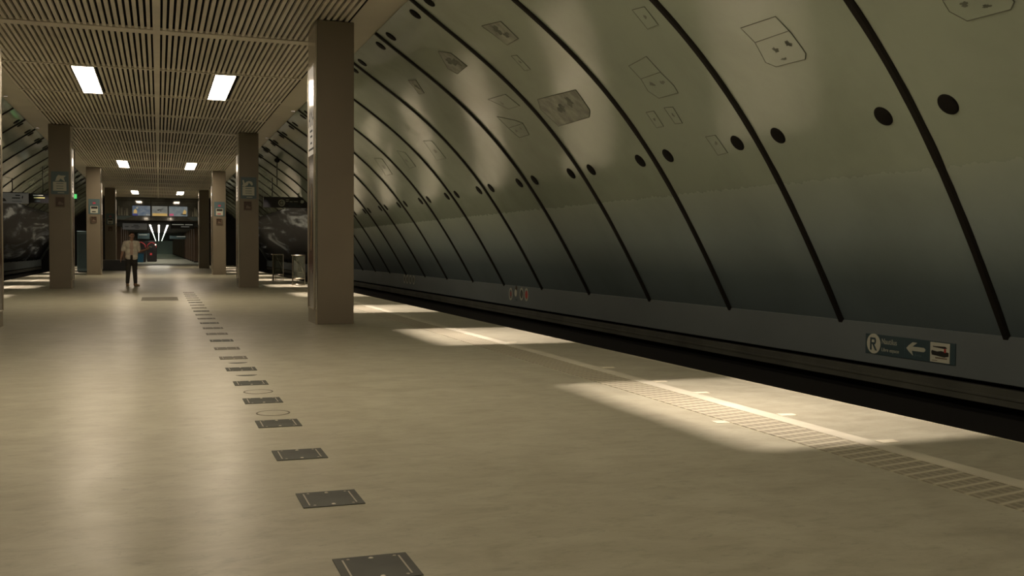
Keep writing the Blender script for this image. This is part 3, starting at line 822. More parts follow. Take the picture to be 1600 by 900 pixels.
# ------------------------------------------------------------------ signs on the trackside band
t = thing('direction_sign', 'long blue sign with round R mark and arrow on the right band', 'sign', (7.797, 8.91, 0.18), RIGHT_WALL)
MB().box(-0.70, 0.70, -0.115, 0.115, -0.003, 0.006).build('panel', M['signblue'], t, bevel=0.002)
MB().lathe([(0.115, 0.006), (0.115, 0.009)], 32, -0.555, 0.005, smooth=False).build('round_disc', M['signwhite'], t)
b = MB()
b.box(-0.615, -0.588, -0.07, 0.075, 0.009, 0.011).box(-0.588, -0.525, 0.052, 0.075, 0.009, 0.011).box(-0.540, -0.515, 0.015, 0.06, 0.009, 0.011).box(-0.588, -0.525, -0.002, 0.020, 0.009, 0.011)
b.prism([(-0.575, -0.002), (-0.545, -0.002), (-0.495, -0.072), (-0.528, -0.072)], 0.009, 0.011)
b.build('letter_mark', M['signblue'], t)
text('lettering', 'Nautilus', 0.088, M['signcream'], t, (-0.425, 0.042, 0.007), 'LEFT', 0.86)
text('small_lettering', 'Libre espace', 0.058, M['signcream'], t, (-0.425, -0.052, 0.007), 'LEFT', 0.98)
MB().box(-0.052, -0.048, -0.095, 0.095, 0.006, 0.007).build('divider', M['signteal'], t)
b = MB(); b.prism([(-0.02, 0.005), (0.02, 0.04), (0.075, 0.075), (0.15, 0.075), (0.075, 0.028), (0.245, 0.028), (0.27, 0.016), (0.27, -0.005), (0.245, -0.018), (0.065, -0.018), (0.085, -0.07), (0.02, -0.03)], 0.006, 0.009)
b.build('arrow', M['signcream'], t)
text('caption', 'Sortie', 0.042, M['signteal'], t, (0.11, -0.062, 0.007), 'LEFT')
MB().box(0.345, 0.625, -0.105, 0.105, 0.006, 0.010).build('picture_panel', M['signwhite'], t)
b = MB(); b.prism([(0.38, 0.065), (0.39, 0.055), (0.55, 0.045), (0.59, 0.055), (0.56, 0.07)], 0.010, 0.0115)
b.prism([(0.36, 0.0), (0.37, 0.02), (0.45, 0.01), (0.50, 0.02), (0.61, 0.01), (0.612, -0.03), (0.55, -0.045), (0.44, -0.035), (0.37, -0.03)], 0.010, 0.0115)
b.build('dark_drawing', M['ink'], t)
MB().box(0.545, 0.575, 0.005, 0.048, 0.0115, 0.0125).build('red_drawing', M['red'], t)
b = MB(); b.box(0.42, 0.59, -0.065, -0.05, 0.010, 0.011).box(0.37, 0.45, -0.09, -0.083, 0.010, 0.011)
b.build('text_lines', M['nicheframe'], t)

def round_sign(y, z, kind, label):
    t = thing('round_symbol', label, 'sign', (7.797, y, z), RIGHT_WALL, 'round symbols on the right band')
    if kind == 'person':
        MB().lathe([(0.085, 0.0), (0.085, 0.004)], 24, 0, -0.0, smooth=False).build('pale_disc', M['signwhite'], t)
        MB().lathe([(0.055, 0.0), (0.055, 0.004)], 20, 0.02, 0.115, smooth=False).build('brown_dot', M['niche'], t)
        b = MB(); b.prism([(0.075 * cos(a), -0.13 + 0.05 * sin(a)) for a in [pi + pi * k / 10 for k in range(11)]] + [(0.045 * cos(a), -0.13 + 0.025 * sin(a)) for a in [2 * pi - pi * k / 10 for k in range(11)]], 0.0, 0.004)
        b.build('grey_bow', M['signteal'], t)
    else:
        b = MB(); n = 32
        for z0 in (0.0, 0.005):
            for rr in (0.125, 0.088):
                for k in range(n): b.v.append((rr * cos(2 * pi * k / n), 1.18 * rr * sin(2 * pi * k / n), z0))
        for k in range(n):
            q = (k + 1) % n
            for f in ((2 * n + k, 2 * n + q, 3 * n + q, 3 * n + k), (k, q, 2 * n + q, 2 * n + k), (n + k, n + q, 3 * n + q, 3 * n + k), (k, q, n + q, n + k)): b.f.append(f); b.sm.append(False)
        b.build('ring', M['signcream'], t)
        MB().lathe([(0.087, 0.0), (0.087, 0.003)], 28, smooth=False).build('disc', M[{'red': 'red', 'dark': 'ledge', 'mixed': 'band'}[kind]], t)
        if kind == 'mixed':
            MB().prism([(-0.03, 0.05), (0.03, 0.06), (0.045, -0.03), (0.0, -0.07), (-0.02, -0.02)], 0.003, 0.005).build('red_figure', M['red'], t)
        if kind == 'dark':
            MB().prism([(-0.05, 0.06), (-0.03, 0.07), (0.05, -0.05), (0.03, -0.06)], 0.003, 0.005).build('bar', M['signteal'], t)
    return t
round_sign(22.12, 0.22, 'mixed', 'first ring sign from the left on the band, dim red figure inside')
round_sign(21.77, 0.26, 'person', 'pale disc with a brown dot above, second of the four band symbols')
round_sign(21.38, 0.25, 'dark', 'third ring sign from the left on the band, dark inside')
round_sign(21.06, 0.25, 'red', 'fourth ring sign from the left on the band, red inside')
for k, (y, kd) in enumerate(((32.9, 'dark'), (32.5, 'dark'), (32.05, 'dark'), (31.6, 'dark'))):
    round_sign(y, 0.27, kd, 'faint far ring sign on the band beside the big column')

# ------------------------------------------------------------------ floor fittings
def make_plate(worn):
    t = thing('floor_plate', 'x', 'floor plate')
    MB().box(-0.1475, 0.1475, -0.1475, 0.1475, 0.0, 0.004).build('plate', M['plate_worn' if worn else 'plate'], t)
    b = MB(); b.box(-0.117, -0.110, -0.115, 0.115, 0.004, 0.0052).box(0.108, 0.115, -0.115, 0.115, 0.004, 0.0052)
    b.build('inlay_line', M['inlay'], t)
    for (x, y) in ((0.0, 0.115), (0.0, -0.115)):
        MB().lathe([(0.011, 0.004), (0.008, 0.0062)], 12, x, y).build('stud', M['stud'], t)
    for (x, y) in ((-0.09, 0.118), (0.095, 0.118), (0.095, -0.118), (-0.09, -0.118)):
        MB().lathe([(0.008, 0.004), (0.006, 0.0055)], 10, x, y).build('screw', M['inlay'], t)
    return t
pA = make_plate(False); pB = make_plate(True); ua = ub = False
plab = ['dark square floor plate at the bottom edge of the photo, nearest', 'second dark floor plate of the row from the bottom', 'third dark floor plate of the row from the bottom', 'fourth dark floor plate of the row from the bottom', 'fifth dark floor plate of the row, above a faint round cover', 'sixth floor plate of the row, above an outlined round cover', 'seventh, paler floor plate of the row, just beyond the near crescent mark', 'eighth, pale floor plate of the row, just beyond the far crescent mark', 'ninth floor plate of the row from the bottom', 'tenth floor plate of the row from the bottom']
for i in range(24):
    worn = i >= 6 and i % 3 != 0
    src = pB if worn else pA
    if worn:
        o = src if not ub else copy_tree(src); ub = True
    else:
        o = src if not ua else copy_tree(src); ua = True
    o.location = (0.785, 3.609 + 0.1475 + 1.122 * i, 0.0)
    o.rotation_euler = (0, 0, 0.0)
    tag(o, plab[i] if i < 10 else 'thin far floor plate near the end of the row', 'floor plate', 'square plates set in the floor')
def cover(y, r0_, full, label):
    t = thing('round_cover', label, 'cover', (0.80, y, 0), group='round covers between the floor plates')
    if full:
        b = MB(); n = 36
        for rr, z in ((r0_, 0.0), (r0_, 0.002), (r0_ - 0.012, 0.002), (r0_ - 0.012, 0.0)):
            for k in range(n): b.v.append((rr * cos(2 * pi * k / n), rr * sin(2 * pi * k / n), z))
        for j in range(3):
            for k in range(n): b.f.append((j * n + k, j * n + (k + 1) % n, (j + 1) * n + (k + 1) % n, (j + 1) * n + k)); b.sm.append(False)
        b.build('rim', M['plate_worn'], t)
        MB().lathe([(r0_ - 0.013, 0.0), (r0_ - 0.013, 0.0012)], 36, smooth=False).build('disc', M['floor'], t)
    else:
        pts = [(r0_ * cos(a), r0_ * 0.9 * sin(a)) for a in [pi + pi * k / 16 for k in range(17)]] + [(r0_ * 0.95 * cos(a), -0.03 + 0.02 * sin(a)) for a in [0.1 + (pi - 0.2) * k / 8 for k in range(9)]]
        MB().prism(pts, 0.0, 0.002).build('crescent', M['plate'], t)
    return t
cover(7.60, 0.125, True, 'faint round cover between the fourth and fifth floor plates')
cover(8.78, 0.125, True, 'outlined round cover between the fifth and sixth floor plates')
cover(10.0, 0.10, False, 'near dark crescent mark on the floor between two plates')
cover(11.12, 0.10, False, 'far dark crescent mark on the floor between two plates')

for side, nm in ((1, 'right'), (-1, 'left')):
    def sx(a, c): return (a, c) if side > 0 else (mir(c), mir(a))
    b = MB(); b.box(*sx(4.25, 4.39), Y0, YC, 0.0, 0.003)
    tag(b.build('edge_line', M['yellow']), 'pale painted safety line along the %s platform edge' % nm, 'line')
    b = MB(); b.box(*sx(3.87, 4.235), Y0, YC, 0.0, 0.004)
    tag(b.build('tactile_strip', M['tactile']), 'ribbed tactile strip beside the pale line along the %s edge' % nm, 'tactile strip')
mk = None
for i, (x, y) in enumerate(((4.47, 5.28), (4.47, 6.39), (4.45, 7.62), (4.47, 8.41), (4.47, 9.58), (3.83, 6.25), (4.46, 12.6), (4.46, 14.9))):
    if mk is None: o = mk = MB().prism([(-0.07, -0.045), (0.06, -0.05), (0.075, 0.04), (-0.06, 0.05)], 0.0, 0.003).build('floor_marker', M['marker'])
    else: o = mk.copy(); COL.objects.link(o)
    o.location = (x, y, 0)
    tag(o, 'small pale square marker in the floor beside the safety line' if i != 5 else 'small pale chip at the inner rim of the tactile strip', 'floor marker', 'pale markers beside the right safety line')
# a small white scrap and a darker worn floor panel
tag(MB().prism([(-0.06, -0.02), (0.07, -0.015), (0.05, 0.03), (-0.05, 0.02)], 0, 0.003).build('paper_scrap', M['paper'], loc=(0.22, 13.6, 0)), 'tiny white paper scrap on the floor left of the plates', 'paper')
tag(MB().box(-0.42, 0.42, -0.9, 0.9, 0, 0.0015).build('floor_panel', M['plate_worn'], loc=(0.02, 25.9, 0)), 'darker rectangular panel in the floor right of the person', 'floor panel')

# clear bins with steel hoops
def make_bin():
    t = thing('litter_bin', 'x', 'bin')
    R = 0.225
    b = MB()
    for z, r, w_ in ((1.03, R, 0.03), (0.235, R - 0.01, 0.018), (0.03, R - 0.005, 0.022)):
        b.lathe([(r - 0.012, z - w_ / 2), (r + 0.008, z - w_ / 2), (r + 0.012, z), (r + 0.008, z + w_ / 2), (r - 0.012, z + w_ / 2), (r - 0.012, z - w_ / 2)], 36, caps=False)
    b.build('hoop', M['brushed'], t)
    for a in (radians(-150), radians(-20), radians(95), radians(200)):
        b = MB(); b.box(-0.012, 0.012, -0.008, 0.008, 0.0, 1.03)
        b.xf(Matrix.Translation((R * cos(a), R * sin(a), 0)) @ Matrix.Rotation(a + pi / 2, 4, 'Z')); b.build('post', M['brushed'], t)
    b = MB(); prof = [(0.185, 0.26), (0.195, 0.30), (0.20, 0.6), (0.205, 1.0)]
    b.lathe(prof, 32, caps=False); b.build('bag', M['bag'], t)
    MB().lathe([(0.205, 0.205), (0.205, 0.225)], 32).build('base_plate', M['brushed'], t)
    b = MB(); b.tube([(0.20 * cos(a), 0.20 * sin(a), z) for a, z in ((radians(-125), 1.0), (radians(-105), 0.85), (radians(-80), 0.70), (radians(-55), 0.55), (radians(-35), 0.4))], 0.006, 6)
    b.build('bag_glint', M['brushed'], t)  # pale line modelled in place of the highlight on the bag
    return t
b1 = make_bin(); b1.location = (4.53, 34.9, 0.0045); tag(b1, 'clear litter bin with steel hoops, partly behind the big column', 'bin', 'clear litter bins')
b2 = copy_tree(b1); b2.location = (4.385, 40.0, 0.0045); b2.rotation_euler = (0, 0, 0.2); tag(b2, 'clear litter bin with steel hoops, fully in view beside the second column', 'bin', 'clear litter bins')

# ------------------------------------------------------------------ hanging signs over the platforms
def hanger(t, x, z0, z1, m='brushed'):
    MB().tube([(x, z0, 0.0), (x, z1, 0.0)], 0.02, 8).build('hanger', M['signblack'], t)
YH = 42.0
t = thing('hanging_sign', 'black hanging sign with round logo over the right platform', 'sign', (5.0, YH, 3.17), FACE_CAM)
MB().box(-0.95, 1.0, -0.22, 0.225, -0.08, 0.0).build('board', M['signblack'], t, bevel=0.01)
MB().lathe([(0.14, 0.0), (0.14, 0.004)], 28, -0.22, -0.02, smooth=False).build('logo_disc', M['signcream'], t)
b = MB(); n = 24
arc = [radians(40) + radians(290) * k / n for k in range(n + 1)]
b.prism([(-0.22 + 0.095 * cos(a), -0.02 + 0.095 * sin(a)) for a in arc] + [(-0.22 + 0.06 * cos(a), -0.02 + 0.06 * sin(a)) for a in arc[::-1]], 0.004, 0.006); b.box(-0.23, -0.14, -0.035, -0.008, 0.004, 0.006)
b.build('logo_mark', M['signblack'], t)
b = MB(); b.box(-0.05, 0.08, 0.10, 0.125, 0, 0.003).box(-0.05, 0.06, 0.03, 0.06, 0, 0.003).box(0.10, 0.22, 0.02, 0.05, 0, 0.003).box(0.27, 0.44, 0.03, 0.055, 0, 0.003)
b.build('text_line', M['signcream'], t)
b = MB(); b.box(-0.02, 0.42, -0.065, -0.05, 0, 0.003).box(0.06, 0.55, -0.145, -0.13, 0, 0.003)
b.build('small_text_line', M['signteal'], t)
MB().prism([(0.54, 0.02), (0.57, 0.11), (0.67, 0.10), (0.69, 0.02), (0.60, -0.03)], 0, 0.003).build('pale_symbol', M['signwhite'], t)
hanger(t, 0.45, 0.225, 1.16); hanger(t, -0.6, 0.225, 1.0)

t = thing('hanging_sign', 'pale grey hanging sign over the left platform', 'sign', (mir(5.0), YH, 3.11), FACE_CAM)
MB().box(-0.45, 0.44, -0.20, 0.19, -0.08, 0.0).build('board', M['signgrey'], t, bevel=0.01)
MB().box(-0.47, 0.445, 0.191, 0.215, -0.08, 0.01).build('top_rail', M['signblack'], t)
MB().prism([(-0.44, -0.13), (-0.30, -0.13), (-0.36, -0.03), (-0.44, -0.01)], 0, 0.004).build('train_symbol', M['signblack'], t)
b = MB(); b.box(0.0, 0.16, 0.08, 0.12, 0, 0.003).box(-0.12, 0.16, -0.02, 0.02, 0, 0.003).box(-0.12, 0.22, -0.125, -0.112, 0, 0.003)
b.build('text_line', M['ink'], t)
b = MB(); b.prism([(0.235, 0.08), (0.25, 0.1), (0.265, 0.05), (0.235, -0.04), (0.215, 0.02)], 0, 0.003).build('bent_arrow', M['ink'], t)
hanger(t, -0.1, 0.215, 1.0)
t = thing('hanging_sign', 'black hanging sign with lit text lines beside the pale one, left platform', 'sign', (mir(4.25), YH, 3.14), FACE_CAM)
MB().box(-0.30, 0.45, -0.21, 0.16, -0.08, 0.0).build('board', M['signblack'], t, bevel=0.01)
b = MB(); b.box(-0.14, 0.2, 0.075, 0.105, 0, 0.003).build('white_text', M['lettering'], t)
b = MB(); b.box(-0.12, 0.26, -0.02, 0.015, 0, 0.003).build('yellow_text', M['yellowtext'], t)
b = MB(); b.box(-0.1, 0.1, -0.135, -0.12, 0, 0.003).build('faint_text', M['signteal'], t)
hanger(t, 0.2, 0.16, 1.2)

# camera dome on a pole from the right vault
t = thing('ceiling_camera', 'dark dome camera on a thin pole under the right vault', 'camera', (4.05, 37.0, 3.9))
MB().ball((0, 0, 0.55), 0.10, 0.10, 0.085).build('dome', M['port'], t)
MB().tube([(0, 0, -0.35), (0, 0, 0.5)], 0.02, 8).build('pole', M['hatchline'], t)
MB().tube([(0, 0, 0.55), (0.02, 0, 0.72)], 0.03, 8).build('bracket', M['port'], t)
# green exit light and clutter between the second and third left columns
t = thing('exit_sign', 'small green lit exit sign behind the second left column', 'sign', (-2.98, 41.2, 3.16), FACE_CAM)
MB().box(-0.16, 0.10, -0.12, 0.12, -0.06, 0.0).build('box', M['signblack'], t, bevel=0.006)
MB().box(-0.02, 0.07, -0.06, 0.11, 0.0, 0.004).build('lit_panel', M['green'], t)
MB().tube([(0, 0.12, -0.03), (0, 1.82, -0.03)], 0.012, 8).build('hanger', M['signblack'], t)
t = thing('platform_cabinet', 'grey cabinet with dark front behind the second left column', 'cabinet', (-3.55, 55.0, 0.0))
MB().box(-0.35, 0.35, 0, 0.5, 0.05, 2.1).build('body', M['signteal'], t, bevel=0.02)
MB().box(-0.3, 0.3, -0.012, 0.0, 0.2, 1.95).build('door', M['signblue'], t)
MB().box(-0.3, 0.3, 0.02, 0.48, 0, 0.05).build('base', M['dark'], t)

# ------------------------------------------------------------------ bench, person, portal, passage
t = thing('platform_bench', 'long low dark bench left of the walking person', 'bench', (-2.25, 59.8, 0))
MB().box(-0.8, 0.62, 0, 0.55, 0.0, 0.54).build('body', M['bench'], t, bevel=0.015)
MB().box(-0.83, 0.65, -0.02, 0.57, 0.541, 0.60).build('top', M['benchtop'], t, bevel=0.01)

# portal: glazed printed boards with screens, low soffit
PZ0 = 3.30
t = thing('portal_board', 'wide glossy dark picture board with screens under the far ceiling', 'board', (0.03, YC - 0.15, 0), FACE_CAM)
for (xa, xb, nm) in ((-2.98, -0.575, 'left'), (-0.55, 0.70, 'middle'), (0.725, 2.9, 'right')):
    MB().box(xa, xb, PZ0, CZ - 0.02, -0.06, 0.0).build('glazed_panel', M['board'], t, bevel=0.004)
MB().box(-2.98, 2.9, 4.72, 4.75, 0.0, 0.01).build('cross_joint', M['boardline'], t)
# stylised pale trees and ripples printed at both ends
b = MB(); rng = random.Random(3)
for (xa, xb) in ((-2.75, -2.15), (2.2, 2.75)):
    for k in range(7):
        x = rng.uniform(xa, xb); h = rng.uniform(0.35, 0.75)
        b.prism([(x - 0.03, PZ0 + 0.35), (x + 0.03, PZ0 + 0.35), (x + 0.008, PZ0 + 0.35 + h), (x - 0.008, PZ0 + 0.35 + h)], 0.001, 0.003)
b.build('pale_tree_print', M['signcream'], t)
b = MB()
b.prism([(-2.9, PZ0 + 0.08), (-2.4, PZ0 + 0.05), (-1.9, PZ0 + 0.25), (-1.6, PZ0 + 0.36), (-2.2, PZ0 + 0.34), (-2.9, PZ0 + 0.3)], 0.001, 0.003)
b.prism([(2.85, PZ0 + 0.1), (2.4, PZ0 + 0.05), (1.95, PZ0 + 0.22), (2.3, PZ0 + 0.34), (2.85, PZ0 + 0.3)], 0.001, 0.003)
b.build('pale_ground_print', M['signteal'], t)
def screen(x0, x1, m, label):
    s = thing('display_screen', label, 'screen', (0.03, YC - 0.165, 0), FACE_CAM, 'screens on the portal board')
    MB().box(x0 - 0.03, x1 + 0.03, 3.62, 4.40, -0.01, 0.03).build('casing', M['signblack'], s)
    MB().box(x0, x1, 3.65, 4.37, 0.03, 0.034).build('display', M[m], s)
    return s
s = screen(-1.83, -0.60, 'screen_blue', 'left one of three lit screens above the passage, orange figure at its left')
MB().prism([(-1.75, 3.82), (-1.52, 3.82), (-1.50, 4.0), (-1.62, 4.14), (-1.72, 4.05)], 0.034, 0.036).build('orange_figure', M['gold_lit'], s)
MB().box(-1.83, -1.45, 3.65, 3.79, 0.034, 0.0355).build('dark_blue_foot', M['navy_lit'], s)
MB().lathe([(0.08, 0.034), (0.08, 0.036)], 16, -1.5, 4.22, smooth=False).build('pale_head', M['lettering'], s)
MB().box(-0.9, -0.65, 3.70, 3.74, 0.034, 0.036).build('text_line', M['lettering'], s)
s = screen(-0.48, 0.60, 'screen_grey', 'middle one of three lit screens above the passage')
MB().box(-0.45, 0.58, 3.65, 3.84, 0.034, 0.036).build('gold_strip', M['gold_lit'], s)
b = MB(); b.prism([(-0.15, 4.1), (0.05, 4.14), (0.3, 4.17), (0.3, 4.14), (0.06, 4.08), (-0.05, 4.02)], 0.034, 0.036); b.prism([(0.05, 4.03), (0.16, 4.05), (0.2, 4.0), (0.1, 3.99)], 0.034, 0.036)
b.build('dark_birds', M['ink_lit'], s)
s = screen(0.70, 2.0, 'screen_teal', 'right one of three lit screens above the passage, pink mark at its left')
MB().box(0.74, 1.02, 3.68, 3.83, 0.034, 0.036).build('pink_mark', M['pink_lit'], s)
MB().prism([(1.66, 3.82), (1.9, 3.82), (1.93, 4.0), (1.8, 4.16), (1.7, 4.0)], 0.034, 0.036).build('orange_figure', M['gold_lit'], s)
MB().prism([(1.5, 3.79), (1.6, 3.84), (1.95, 3.82), (1.85, 3.74)], 0.034, 0.0355).build('dark_shadow', M['ink_lit'], s)
# hanging direction boards of the passage
PASS_Z = 3.22
def board(x, y, z, w_, h, m, label, tm, lines):
    s = thing('passage_sign', label, 'sign', (x, y, z), FACE_CAM)
    MB().box(-w_ / 2, w_ / 2, -h / 2, h / 2, -0.08, 0).build('board', M[m], s, bevel=0.008)
    b = MB()
    for (a, c, zz, th) in lines: b.box(a, c, zz - th / 2, zz + th / 2, 0, 0.004)
    b.build('text_line', M[tm], s)
    for xx in (-w_ * 0.4, w_ * 0.4): MB().tube([(xx, h / 2, -0.04), (xx, PASS_Z - z, -0.04)], 0.015, 8).build('hanger', M['signblack'], s)
    return s
YP = 80.5
board(-1.68, YP, 2.90, 1.72, 0.46, 'signgrey', 'pale grey hanging board left of the three light strips', 'ink', [(-0.1, 0.25, 0.09, 0.05), (-0.25, 0.35, -0.02, 0.04), (-0.7, -0.45, -0.02, 0.05), (0.0, 0.3, -0.12, 0.03)])
board(1.72, YP, 2.98, 1.7, 0.42, 'signblack', 'black hanging board with white text right of the light strips', 'lettering', [(-0.75, 0.1, 0.11, 0.06), (0.2, 0.75, 0.11, 0.06), (-0.1, 0.5, -0.05, 0.04)])
board(-1.25, YP + 14, 2.35, 1.0, 0.5, 'signteal', 'small grey board deeper in the passage left of the strips', 'lettering', [(-0.4, 0.3, 0.12, 0.05)])
board(1.75, YP + 22, 2.35, 1.5, 0.3, 'signteal', 'dim teal board deeper in the passage right of the strips', 'lettering', [(-0.1, 0.7, 0.09, 0.06)])
# shell of the passage
PYE = 265.0
b = MB(); b.box(-4.6, 4.6, YC + 0.001, PYE, -0.3, 0.0); struct(b.build('floor_passage', M['passfloor']))
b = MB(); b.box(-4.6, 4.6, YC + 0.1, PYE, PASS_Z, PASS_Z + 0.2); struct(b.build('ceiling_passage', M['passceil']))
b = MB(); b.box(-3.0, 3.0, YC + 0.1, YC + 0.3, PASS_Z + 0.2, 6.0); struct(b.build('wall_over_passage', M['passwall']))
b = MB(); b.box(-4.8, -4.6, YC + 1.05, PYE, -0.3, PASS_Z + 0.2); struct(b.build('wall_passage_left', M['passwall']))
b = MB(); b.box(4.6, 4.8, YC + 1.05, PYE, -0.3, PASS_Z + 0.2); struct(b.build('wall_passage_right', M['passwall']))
b = MB(); b.box(-4.6, 4.6, PYE, PYE + 0.2, -0.3, PASS_Z + 0.2); struct(b.build('wall_passage_end', M['endwall']))
pc = None
for k in range(24):
    for s in (1, -1):
        if pc is None:
            pc = o = thing('passage_column', 'x', 'column'); o['kind'] = 'thing'
            MB().box(-0.35, 0.35, -0.35, 0.35, 0.0, PASS_Z - 0.001).build('shaft', M['cocoa'], o, bevel=0.02)
            MB().box(-0.36, 0.36, -0.36, 0.36, 0.0, 0.12).build('foot', M['passwall'], o)
        else: o = copy_tree(pc)
        o.location = (3.42 * s + (0 if s > 0 else -0.1), 97 + 6.5 * k, 0)
        if s > 0: l = ['nearest brown square column on the right side of the passage', 'second brown column on the right side of the passage', 'third brown column on the right side of the passage'][k] if k < 3 else 'far brown column in the right row of the passage'
        else: l = 'brown column in the left row of the passage'
        tag(o, l, 'column', 'brown columns of the passage, %s row' % ('right' if s > 0 else 'left'), 'thing')
for k, (x, nm) in enumerate(((-0.66, 'left'), (0.03, 'middle'), (0.70, 'right'))):
    t = thing('strip_light', '%s one of three long light strips on the passage ceiling' % nm, 'ceiling light', (x, 0, PASS_Z), group='light strips of the passage')
    MB().box(-0.06, 0.06, 87.0, 130.0, -0.04, -0.031).build('tube', M['tube'], t)
    MB().box(-0.075, 0.075, 86.9, 130.1, -0.030, -0.004).build('tray', M['lampframe'], t)
for k, x in enumerate((-0.66, 0.03, 0.70)):
    t = thing('strip_light', 'dim far continuation of the light strips, deep in the passage', 'ceiling light', (x, 0, PASS_Z), group='far light strips of the passage')
    MB().box(-0.05, 0.05, 136.0, 262.0, -0.04, -0.031).build('tube', M['tube_far'], t)
    MB().box(-0.075, 0.075, 135.9, 262.1, -0.030, -0.004).build('tray', M['lampframe'], t)

# passage furniture on the left: red-lit machines and a blue container
def machine(x, y, label, k):
    t = thing('vending_machine', label, 'vending machine', (x, y, 0), group='red lit machines in the passage')
    MB().box(-0.45, 0.45, 0.01, 0.8, 0.06, 1.95).build('body', M['kiosk'], t, bevel=0.03)
    MB().box(-0.40, 0.40, 0.05, 0.75, 0.0, 0.06).build('foot', M['dark'], t)
    b = MB()
    arcp = [(-0.40, 0, 1.35)] + [(-0.40 + 0.8 * q / 10, 0, 1.55 + 0.28 * sin(pi * q / 10)) for q in range(11)] + [(0.40, 0, 1.35)]
    b.tube(arcp, 0.03, 8); b.build('red_arch', M['redlit'], t)
    MB().box(-0.16, 0.02, -0.004, 0.009, 0.62, 0.82).build('red_panel', M['redlit'], t)
    MB().ball((0.34, -0.02, 1.62), 0.07, 0.03, 0.07).build('lamp', M['whitelit'], t) if k else None
    MB().box(-0.34, 0.1, -0.003, 0.009, 0.95, 1.4).build('window', M['signblack'], t)
    return t
machine(-1.55, 97.5, 'left red-lit machine in the passage behind the person', 0)
machine(-0.62, 101.0, 'right red-lit machine in the passage with a white lamp', 1)
t = thing('blue_container', 'blue plastic container right behind the walking person', 'container', (-1.62, 95.8, 0))
MB().prism([(-0.30, 0.0), (0.30, 0.0), (0.35, 0.78), (-0.35, 0.78)], 0, 0.6, 'y').build('body', M['blue'], t, bevel=0.02)
MB().box(-0.38, 0.38, -0.03, 0.63, 0.781, 0.84).build('rim', M['binlid'], t, bevel=0.01)

# ------------------------------------------------------------------ the walking person
def remesh(o, vox):
    m = o.modifiers.new('skin', 'REMESH'); m.mode = 'VOXEL'; m.voxel_size = vox; m.use_smooth_shade = True
    s = o.modifiers.new('soft', 'SMOOTH'); s.factor = 0.5; s.iterations = 4
    return o
person = thing('person', 'person in an open pale shirt and dark trousers walking on the platform', 'person', (-0.83, 34.65, 0))
# local frame: x to the right in the photo, -y towards the camera
hipL, hipR = Vector((-0.085, 0, 0.90)), Vector((0.085, 0, 0.90))
kneL, kneR = Vector((-0.105, -0.05, 0.49)), Vector((0.095, 0.01, 0.49))
ankL, ankR = Vector((-0.13, 0.03, 0.085)), Vector((0.115, -0.02, 0.085))
shL, shR = Vector((-0.185, 0.0, 1.40)), Vector((0.185, 0.0, 1.40))
elL, elR = Vector((-0.27, 0.03, 1.13)), Vector((0.235, 0.05, 1.13))
wrL, wrR = Vector((-0.315, -0.07, 0.93)), Vector((0.43, -0.08, 1.19))
b = MB()
b.ball((0, 0, 0.96), 0.165, 0.115, 0.13); b.ball((0, 0, 1.12), 0.145, 0.10, 0.18); b.ball((0, 0, 1.30), 0.175, 0.115, 0.17)
b.capsule((-0.12, 0, 1.40), (0.12, 0, 1.40), 0.07, 0.07)
b.capsule((0, 0.01, 1.40), (0.01, -0.01, 1.54), 0.062, 0.054)
for (h, k, a) in ((hipL, kneL, ankL), (hipR, kneR, ankR)):
    b.capsule(h, k, 0.088, 0.056); b.capsule(k, a, 0.054, 0.036); b.ball(k + (a - k) * 0.28 + Vector((0, 0.015, 0)), 0.056, 0.058, 0.12)
    b.capsule(a, a + Vector((0, -0.10, -0.045)), 0.038, 0.03)
for (s, e, w_) in ((shL, elL, wrL), (shR, elR, wrR)):
    b.ball(s, 0.066); b.capsule(s, e, 0.052, 0.040); b.capsule(e, w_, 0.042, 0.027)
# head: skull, jaw, nose, ears, lips, brow
HD = Matrix.Translation((0.015, -0.015, 1.645)) @ Matrix.Rotation(0.25, 4, 'Z') @ Matrix.Rotation(0.06, 4, 'X')
i0 = len(b.v)
b.ball((0, 0.01, 0.025), 0.075, 0.094, 0.095); b.ball((0, -0.028, -0.045), 0.056, 0.062, 0.068); b.ball((0, -0.055, -0.092), 0.028, 0.026, 0.024)
b.capsule((0, -0.090, 0.005), (0, -0.108, -0.028), 0.010, 0.016); b.ball((0, -0.085, 0.03), 0.055, 0.018, 0.014)
for s in (-1, 1):
    b.ball((s * 0.078, 0.012, -0.008), 0.010, 0.022, 0.032); b.ball((s * 0.045, -0.065, -0.02), 0.02, 0.022, 0.018)
b.capsule((-0.02, -0.091, -0.062), (0.02, -0.091, -0.062), 0.008, 0.008)
b.xf(HD, i0)
